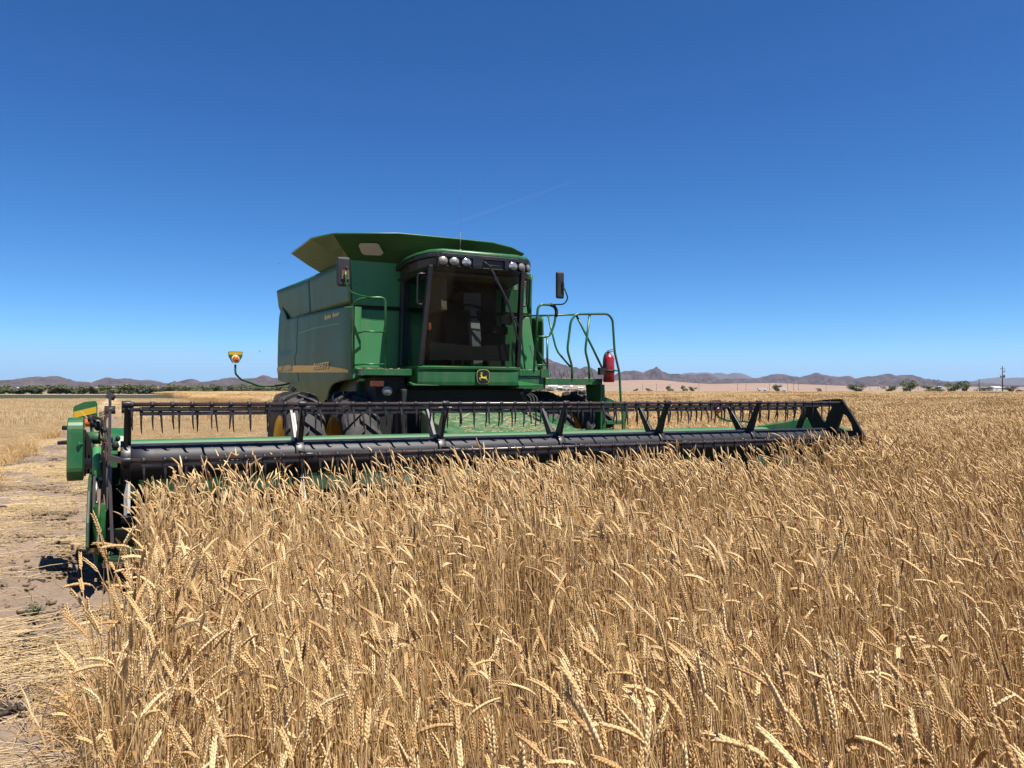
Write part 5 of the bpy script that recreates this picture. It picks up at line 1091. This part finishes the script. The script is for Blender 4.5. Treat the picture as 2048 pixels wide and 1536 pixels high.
def trunk_mesh(seed, w, h):
    r = random.Random(seed); m = MB(); m.tube([(0, 0, -0.2), (0.05 * w * r.uniform(-1, 1), 0, h * 0.25), (0, 0.02, h * 0.5)], [0.09 * h / 3, 0.07 * h / 3, 0.03], 6)
    for k in range(5):
        a = r.uniform(0, 6.28); m.tube([(0, 0, h * r.uniform(0.08, 0.3)), (math.cos(a) * w * 0.16, math.sin(a) * w * 0.16, h * 0.42), (math.cos(a) * w * 0.3, math.sin(a) * w * 0.3, h * r.uniform(0.55, 0.75))], [0.045, 0.035, 0.012], 5)
    return m.mesh('trunk', [BARK])
CM = [crown_mesh(900 + k, 4.0, 3.2, (FOL, FOLD, FOL, FOLB)[k], 1100, 0.20) for k in range(4)]; TMs = [trunk_mesh(920 + k, 4.0, 3.2) for k in range(4)]
def tree(name, px, pbase, Y, wpx, hpx, kind, label, cat, group):
    x, y, _ = at(px, 0, Y); z = 0.0 if pbase is None else at(px, pbase, Y)[2]
    o = empty(name, (x, Y, z)); tag(o, label, cat, group); s = wpx / F_ * Y / 4.0; sz = hpx / F_ * Y / 3.0
    for me, nm in ((CM[kind], 'crown'), (TMs[kind], 'trunk')):
        c = bpy.data.objects.new(nm, me); col.objects.link(c); c.parent = o; c.scale = (s, s, sz); c.rotation_euler = (0, 0, random.uniform(0, 6.28) if nm == 'crown' else 0)
    return o
GL = 'desert trees in the hedge beyond the green crop'
i = 0; px = -120
while px < 620:
    w = random.uniform(34, 62); h = random.uniform(12, 20); Y = random.uniform(262, 300); kd = random.choice([0, 1, 1, 2])
    tree('desert_tree', px, None, Y, w, h, kd, 'low bushy desert tree in the green hedge line left of the harvester', 'tree', GL); px += w * random.uniform(0.18, 0.34); i += 1
for px, w, h in ((1056, 60, 14), (1092, 44, 12), (1130, 40, 11), (1160, 34, 9)):
    tree('desert_tree', px, None, 300, w, h, random.choice([0, 1]), 'low bushy desert tree seen under the harvester walkway', 'tree', 'desert trees seen under the walkway')
BUSH = [(1271, 10, 6, 0, 'tiny pale bush just right of the ladder'), (1298, 12, 7, 0, 'small pale bush below the sand hill top'), (1340, 15, 11, 0, 'small bush left of the pair below the sand hill'), (1369, 13, 12, 0, 'left bush of the pair below the sand hill'), (1386, 15, 9, 1, 'right bush of the pair below the sand hill'),
        (1552, 17, 13, 1, 'round green bush beside the white truck'), (1637, 10, 7, 0, 'lone tiny bush behind the reel end'), (1711, 32, 13, 1, 'wide dark bush beyond the reel end'), (1780, 24, 11, 1, 'low wide bush left of the tallest bush'), (1820, 31, 20, 1, 'tallest dark bush on the field edge'), (1859, 24, 12, 0, 'low pale bush right of the tallest bush'), (1881, 18, 10, 0, 'small pale bush between two dark bushes'), (1909, 30, 16, 1, 'dark bush touching a taller one'), (1933, 22, 19, 1, 'tall dark bush left of the pivot mast'), (1968, 26, 9, 0, 'low green bush at the foot of the pivot mast'), (2026, 26, 11, 3, 'brown bush right of the utility pole')]
for px, w, h, kd, lb in BUSH: tree('desert_bush', px, 783.5, 250 if px != 1552 else 262, w * 1.25, h * 1.12, kd, lb, 'bush', 'bushes along the far field edge')
# weed standing in the stubble
wd = MB(); r_ = random.Random(3)
for k in range(26):
    a = r_.uniform(0, 6.28); sp_a = r_.uniform(0.1, 0.5); p0 = Vector((0, 0, 0.05 * r_.random())); p1 = p0 + Vector((math.cos(a) * sp_a * 0.5, math.sin(a) * sp_a * 0.5, r_.uniform(0.35, 0.7))); p2 = p1 + Vector((math.cos(a) * sp_a * 0.35, math.sin(a) * sp_a * 0.35, r_.uniform(0.15, 0.4)))
    wd.tube([p0, p1, p2], [0.012, 0.009, 0.003], 4)
    for q in range(16):
        t = r_.uniform(0.3, 1); p = p1.lerp(p2, t) + Vector((r_.gauss(0, 0.04), r_.gauss(0, 0.04), r_.gauss(0, 0.04))); d = Vector((r_.gauss(0, 1), r_.gauss(0, 1), r_.gauss(0, 1))).normalized(); e = d.orthogonal().normalized()
        wd.add([p, p + d * 0.05 + e * 0.012, p + d * 0.09, p + d * 0.05 - e * 0.012], [(0, 1, 2, 3)])
wo_ = wd.build('weed_bush', WEED); wo_.location = (*at(208, 0, 34)[:2], 0); tag(wo_, 'scraggy grey brown weed standing in the stubble behind the hazard plate', 'weed')
wd = MB()
for k in range(46):
    a = r_.uniform(0, 6.28); d = Vector((math.cos(a), math.sin(a), 0)); e = Vector((-d.y, d.x, 0)) * 0.5; L_ = r_.uniform(0.03, 0.12)
    wd.add([Vector((0, 0, 0.02)), d * L_ * 0.5 + e * 0.012 + Vector((0, 0, 0.09)), d * L_ + Vector((0, 0, r_.uniform(0.05, 0.15))), d * L_ * 0.5 - e * 0.012 + Vector((0, 0, 0.09))], [(0, 1, 2, 3)])
wg = wd.build('weed', leaf_mat('weed_leaf', (0.13, 0.15, 0.09), (0.20, 0.20, 0.12)))
q_w = (-3.28, 5.3); wg.location = (q_w[0], q_w[1], float(ground_z(*UV(*q_w))) + 0.03); tag(wg, 'small grey green weed on the bare earth ridge', 'weed')
# crumbs of the ridge's own soil
def crumb(seed):
    r = random.Random(seed); A = Arr()
    for k in range(7):
        c = Vector((r.gauss(0, 0.10), r.gauss(0, 0.10), 0.004)); s = r.uniform(0.006, 0.032); m = MB(); m.ball(c, (s * r.uniform(0.8, 1.4), s, s * 0.75), 6, 4, M=Matrix.Rotation(r.uniform(0, 6), 3, 'Z'))
        A.add([tuple(Vector(p) + Vector((r.gauss(0, 1), r.gauss(0, 1), r.gauss(0, 1))) * s * 0.16) for p in m.v], m.f, 0)
    return A.get()
s6 = region(26000, -14, 0, 0.5, 20, lambda u, v, x, y: (u > -6.6) & (u < -4.3) & (np.abs(x) < 0.78 * y + 1) & (nfbm(x * 1.6, y * 1.6, 88, 3) > 0.47))
SOILM = rock('crumb_soil', (0.19, 0.14, 0.10), (0.31, 0.23, 0.17), 5.0)
scatter('soil_crumbs', 'small crumbs of pinkish soil strewn over the earth ridge', 'soil', [([crumb(700 + k) for k in range(6)], flat_pts(*s6, 6, 0.5, 1.2))], [SOILM])
# dark clods on the ridge
CLOD = rock('dark_clod', (0.06, 0.05, 0.045), (0.10, 0.08, 0.068), 9.0)
def clod(seed, n=26):
    r = random.Random(seed); m = MB()
    for k in range(n):
        c = Vector((r.gauss(0, 0.08), r.gauss(0, 0.06), r.uniform(0.0, 0.03))); s = r.uniform(0.010, 0.034); b0 = len(m.v)
        m.ball(c, (s * r.uniform(0.8, 1.5), s, s * 0.7), 8, 5)
        for j in range(b0, len(m.v)):
            p = Vector(m.v[j]); h = math.sin(p.x * 190 + k) * math.sin(p.y * 170 + 2 * k) * math.sin(p.z * 210); m.v[j] = tuple(p + (p - c) * 0.28 * h)
    return m.mesh('clod', [CLOD])
CLM = [clod(s) for s in range(5)]
def ground_hit(px, py):
    lo = None
    for Y in np.arange(1.5, 30, 0.02):
        x, y, z = at(px, py, Y)
        if z <= float(ground_z(*UV(x, y))) + 0.02: return x, y
    return x, y
CL = [(322, 1018, 1.0), (300, 1008, 0.7), (345, 1040, 0.9), (35, 1282, 1.1), (48, 1310, 1.0), (78, 1164, 0.7), (95, 1170, 0.6), (60, 1008, 0.9), (105, 920, 1.0), (5, 1015, 0.8), (120, 1040, 0.9), (140, 1030, 1.0), (110, 1012, 0.8), (70, 1172, 0.5), (88, 1110, 0.4), (30, 1420, 0.7), (4, 1425, 0.9), (100, 935, 1.1), (140, 955, 0.7)]
k = 0
for px, py, s in CL:
    if 215 < px: continue
    x, y = ground_hit(px, py); o = bpy.data.objects.new('clod', CLM[k % 5]); col.objects.link(o)
    o.location = (x, y, float(ground_z(*UV(x, y))) + 0.02); o.scale = (s * 0.62, s * 0.62, s * 0.7); o.rotation_euler = (0, 0, k * 1.3)
    tag(o, 'dark crumbly clod lying on the bare earth ridge', 'clod', 'dark clods on the earth ridge'); k += 1
# flat crops and tracks beyond the stubble
def sheet(name, quad, z, mat, kind='structure'):
    m = MB(); m.add([(*p, z) for p in quad], [(0, 1, 2, 3)]); o = m.build(name, mat); tag(o, kind=kind); return o
GCROP = rock('green_crop_leaf', (0.055, 0.066, 0.040), (0.080, 0.090, 0.055), 0.35); TRACK = rock('pale_track', (0.52, 0.43, 0.32), (0.58, 0.48, 0.37), 0.3)
sheet('green_crop', [(-260, 142), (-52, 142), (-40, 232), (-260, 232)], 0.10, GCROP)
sheet('track', [(-300, 236), (-30, 236), (-30, 256), (-300, 256)], 0.05, TRACK)
sheet('track', [(30, 240), (300, 240), (300, 262), (30, 262)], 0.05, TRACK)
sheet('dark_verge', [(30, 263), (300, 263), (300, 300), (30, 300)], 0.06, GCROP)
# distant farm buildings
ROOF = paint('pale_roof', (0.85, 0.85, 0.84), 0.5, 0.1); GREYW = paint('grey_wall', (0.40, 0.38, 0.37), 0.7, 0.2)
def shed(px0, px1, ytop, Y, lb, gable=False, roofm=ROOF, wallm=WHITE):
    x0, x1 = at(px0, 0, Y)[0], at(px1, 0, Y)[0]; h = at(0, ytop, Y)[2]; cx = (x0 + x1) / 2; w = (x1 - x0) / 2; dp = max(6, w * 0.8)
    o = empty('farm_building', (cx, Y + dp, 0)); tag(o, lb, 'building', 'white farm buildings far off')
    m = MB(); m.box(-w, w, -dp, dp, 0, h * 0.72); m.box(-w * 0.3, -w * 0.05, -dp - 0.05, -dp - 0.02, 0, h * 0.45, 1); m.build('wall', [wallm, GREYW], o)
    m = MB()
    if gable: m.prism([(-w * 1.05, h * 0.72), (w * 1.05, h * 0.72), (0, h)], UZV, -dp * 1.05, dp * 1.05)
    else: m.prism([(-dp * 1.05, h * 0.72 + 0.02), (dp * 1.05, h * 0.72 + 0.02), (dp * 0.2, h), (-dp * 0.2, h)], UVZ, -w * 1.03, w * 1.03)
    m.build('roof', roofm, o); return o
for a in ((30, 48, 774.5, 'low white building at the far left above the hedge', False), (76, 98, 774.5, 'white building second from the left above the hedge', False), (165, 178, 773.5, 'small white building in the middle left group', False), (189, 196, 774, 'tiny white building between two larger ones'), (205, 230, 773.2, 'longest white building left of the harvester', False), (268, 285, 774.5, 'white building nearest the harvester on its left', False),
          (1097, 1115, 769.5, 'tall white building seen under the walkway', False), (1116, 1126, 773, 'low white shed seen under the walkway'), (1126, 1135, 769.5, 'gabled white house seen under the walkway', True), (1141, 1146, 770, 'narrow white tower seen under the walkway'), (1156, 1167, 773.5, 'white box building right of the others under the walkway', False), (1880, 1886, 772.5, 'tiny white hut above the bushes at right', False), (1986, 2005, 772.8, 'long low white building behind the utility pole', False)):
    shed(a[0], a[1], a[2], 900, a[3], a[4] if len(a) > 4 else False)
# truck and trailer on the far track
def truck(px, Y, lb, L_=6.0):
    x = at(px, 0, Y)[0]; o = empty('truck', (x, Y, 0.3)); tag(o, lb, 'truck', None)
    m = MB(); m.box(-L_ / 2, L_ / 2 - 1.9, -1.1, 1.1, 0.9, 2.3); m.build('box_body', WHITE, o, bevel=0.05)
    m = MB(); m.hexa([(L_ / 2 - 1.8, -1.05, 0.6), (L_ / 2, -1.05, 0.6), (L_ / 2, 1.05, 0.6), (L_ / 2 - 1.8, 1.05, 0.6), (L_ / 2 - 1.8, -1, 2.1), (L_ / 2 - 0.7, -1, 2.1), (L_ / 2 - 0.7, 1, 2.1), (L_ / 2 - 1.8, 1, 2.1)]); m.build('cab', WHITE, o, bevel=0.06)
    for wx in (-L_ * 0.3, L_ * 0.32):
        for wy in (-1.0, 1.0):
            m = MB(); m.cyl((wx, wy - 0.12, 0.42), (wx, wy + 0.12, 0.42), 0.42, n=14); m.build('wheel', RUBBER, o)
truck(1524, 520, 'white truck alone on the far track below the sand hills'); truck(1561, 420, 'white truck half hidden by the round bush')
# poles
up = empty('utility_pole', (*at(2005, 0, 240)[:2], 0)); tag(up, 'tall dark utility pole with transformers at the right edge of the field', 'utility pole')
MB().cyl((0, 0, 0), (0, 0, 8.9), 0.19, 0.13, 10).build('pole', WOOD, up)
m = MB(); m.box(-0.62, 0.62, -0.07, 0.07, 8.0, 8.16)
for x in (-0.55, 0.55): m.cyl((x, 0, 8.16), (x, 0, 8.4), 0.05, n=6)
m.build('crossarm', WOOD, up)
for x in (-0.52, 0.52): 
    m = MB(); m.cyl((x, 0, 5.35), (x, 0, 6.15), 0.24, n=12); m.cyl((x, 0, 6.15), (x, 0, 6.35), 0.06, n=8); m.bar((0, 0, 5.8), (x, 0, 5.8), 0.1, 0.1); m.build('transformer', GREYW if x < 0 else DARK, up)
m = MB(); m.bar((0.1, 0, 7.2), (0.85, 0, 7.5), 0.08, 0.12); m.cyl((0.7, 0, 7.0), (0.7, 0, 7.5), 0.1, n=8); m.build('switch', DARK, up)
mast = empty('pivot_mast', (*at(1958, 0, 240)[:2], 0)); tag(mast, 'dark slender lattice mast with two leaning legs among the bushes', 'mast')
m = MB(); m.cyl((0.25, 0, 0), (0.05, 0, 5.0), 0.10, 0.05, 6); m.cyl((-0.75, 0, 0), (0.02, 0, 4.0), 0.08, 0.05, 6)
for z in (1.0, 2.0, 3.0): m.bar((-0.75 + 0.77 * z / 4, 0, z), (0.25 - 0.2 * z / 5, 0, z), 0.07, 0.07)
m.build('frame', DARK, mast); m = MB(); m.box(-0.5, -0.2, -0.2, 0.2, 0.9, 1.7); m.build('control_box', WHITE, mast); m = MB(); m.bar((-0.2, 0, 4.6), (0.4, 0, 4.75), 0.12, 0.12); m.build('crossarm', DARK, mast)
pm = MB(); pm.cyl((0, 0, 0), (0, 0, 7.6), 0.16, 0.11, 6); pm.box(-0.9, 0.9, -0.06, 0.06, 6.9, 7.05); pme = pm.mesh('distant_pole', [WOOD])
for px in (1285, 1313, 1340, 1398, 1475, 1492, 1539, 1575, 1587, 1597, 1652, 1740, 1756, 1836):
    o = bpy.data.objects.new('distant_pole', pme); col.objects.link(o); Y = 820 if px % 2 else 900; o.location = (*at(px, 0, Y)[:2], 0)
    tag(o, 'thin power pole in the line crossing the pale desert below the hills', 'power pole', 'power poles across the desert')
# birds
def bird(px, py, Y, span, tilt, lb):
    m = MB(); m.tube([(-0.16, 0, 0), (-0.08, 0, 0.0), (0.02, 0, 0.005), (0.12, 0, 0.0), (0.2, 0, 0)], [0.012, 0.035, 0.045, 0.025, 0.006], 8)
    for s in (-1, 1): m.add([(0.06, s * 0.03, 0.02), (0.10, s * 0.26, 0.10), (0.0, s * 0.52, 0.04), (-0.05, s * 0.27, 0.085), (-0.07, s * 0.03, 0.015)], [(0, 1, 2, 3, 4)])
    m.add([(-0.14, 0.015, 0), (-0.14, -0.015, 0), (-0.27, -0.05, 0), (-0.27, 0.05, 0)], [(0, 1, 2, 3)])
    o = m.build('bird', DARK); o.location = at(px, py, Y); o.scale = (span,) * 3; o.rotation_euler = tilt; tag(o, lb, 'bird', 'birds in the sky')
bird(920, 399, 110, 0.62, (0.3, 0.1, 0.3), 'tiny dark bird high above the cab roof'); bird(557, 527, 95, 0.62, (0.2, -0.2, 0.2), 'tiny dark bird left of the grain tank'); bird(519, 703, 90, 0.5, (0.9, 0.4, 1.2), 'tiny dark bird low beside the side lamp')
# vapour trails, far above
vm, n, l, b = _mat('vapour'); n.remove(b); tr = n.new('ShaderNodeBsdfTransparent'); df = n.new('ShaderNodeBsdfTranslucent'); df.inputs[0].default_value = (1, 1, 1, 1)
mx = n.new('ShaderNodeMixShader'); mx.inputs[0].default_value = 0.022; l.new(tr.outputs[0], mx.inputs[1]); l.new(df.outputs[0], mx.inputs[2]); l.new(mx.outputs[0], n['Material Output'].inputs[0])
for (a, c, r0, r1, lb) in (((905, 447), (1140, 364), 30, 16, 'faint long vapour trail above the harvester'), ((1752, 110), (1800, 84), 14, 4, 'short faint vapour trail in the upper right sky')):
    p, q = Vector(at(*a, 18000)), Vector(at(*c, 18500)); m = MB(); m.tube([p.lerp(q, t) for t in np.linspace(0, 1, 9)], [r0 + (r1 - r0) * t for t in np.linspace(0, 1, 9)], 8); o = m.build('vapour_trail', vm); tag(o, lb, 'vapour trail')

# ------------------------------------------------------------------ haze over the plain
hz_ = MB(); hz_.box(-17500, 17500, -17500, 17500, -5, 380); m, n, l, b = _mat('haze'); n.remove(b)
pv_ = n.new('ShaderNodeVolumePrincipled'); pv_.inputs['Color'].default_value = (0.62, 0.78, 1.0, 1); pv_.inputs['Density'].default_value = 3.0e-5; pv_.inputs['Anisotropy'].default_value = 0.2
l.new(pv_.outputs[0], n['Material Output'].inputs['Volume'])
tag(hz_.build('haze', m), kind='stuff')
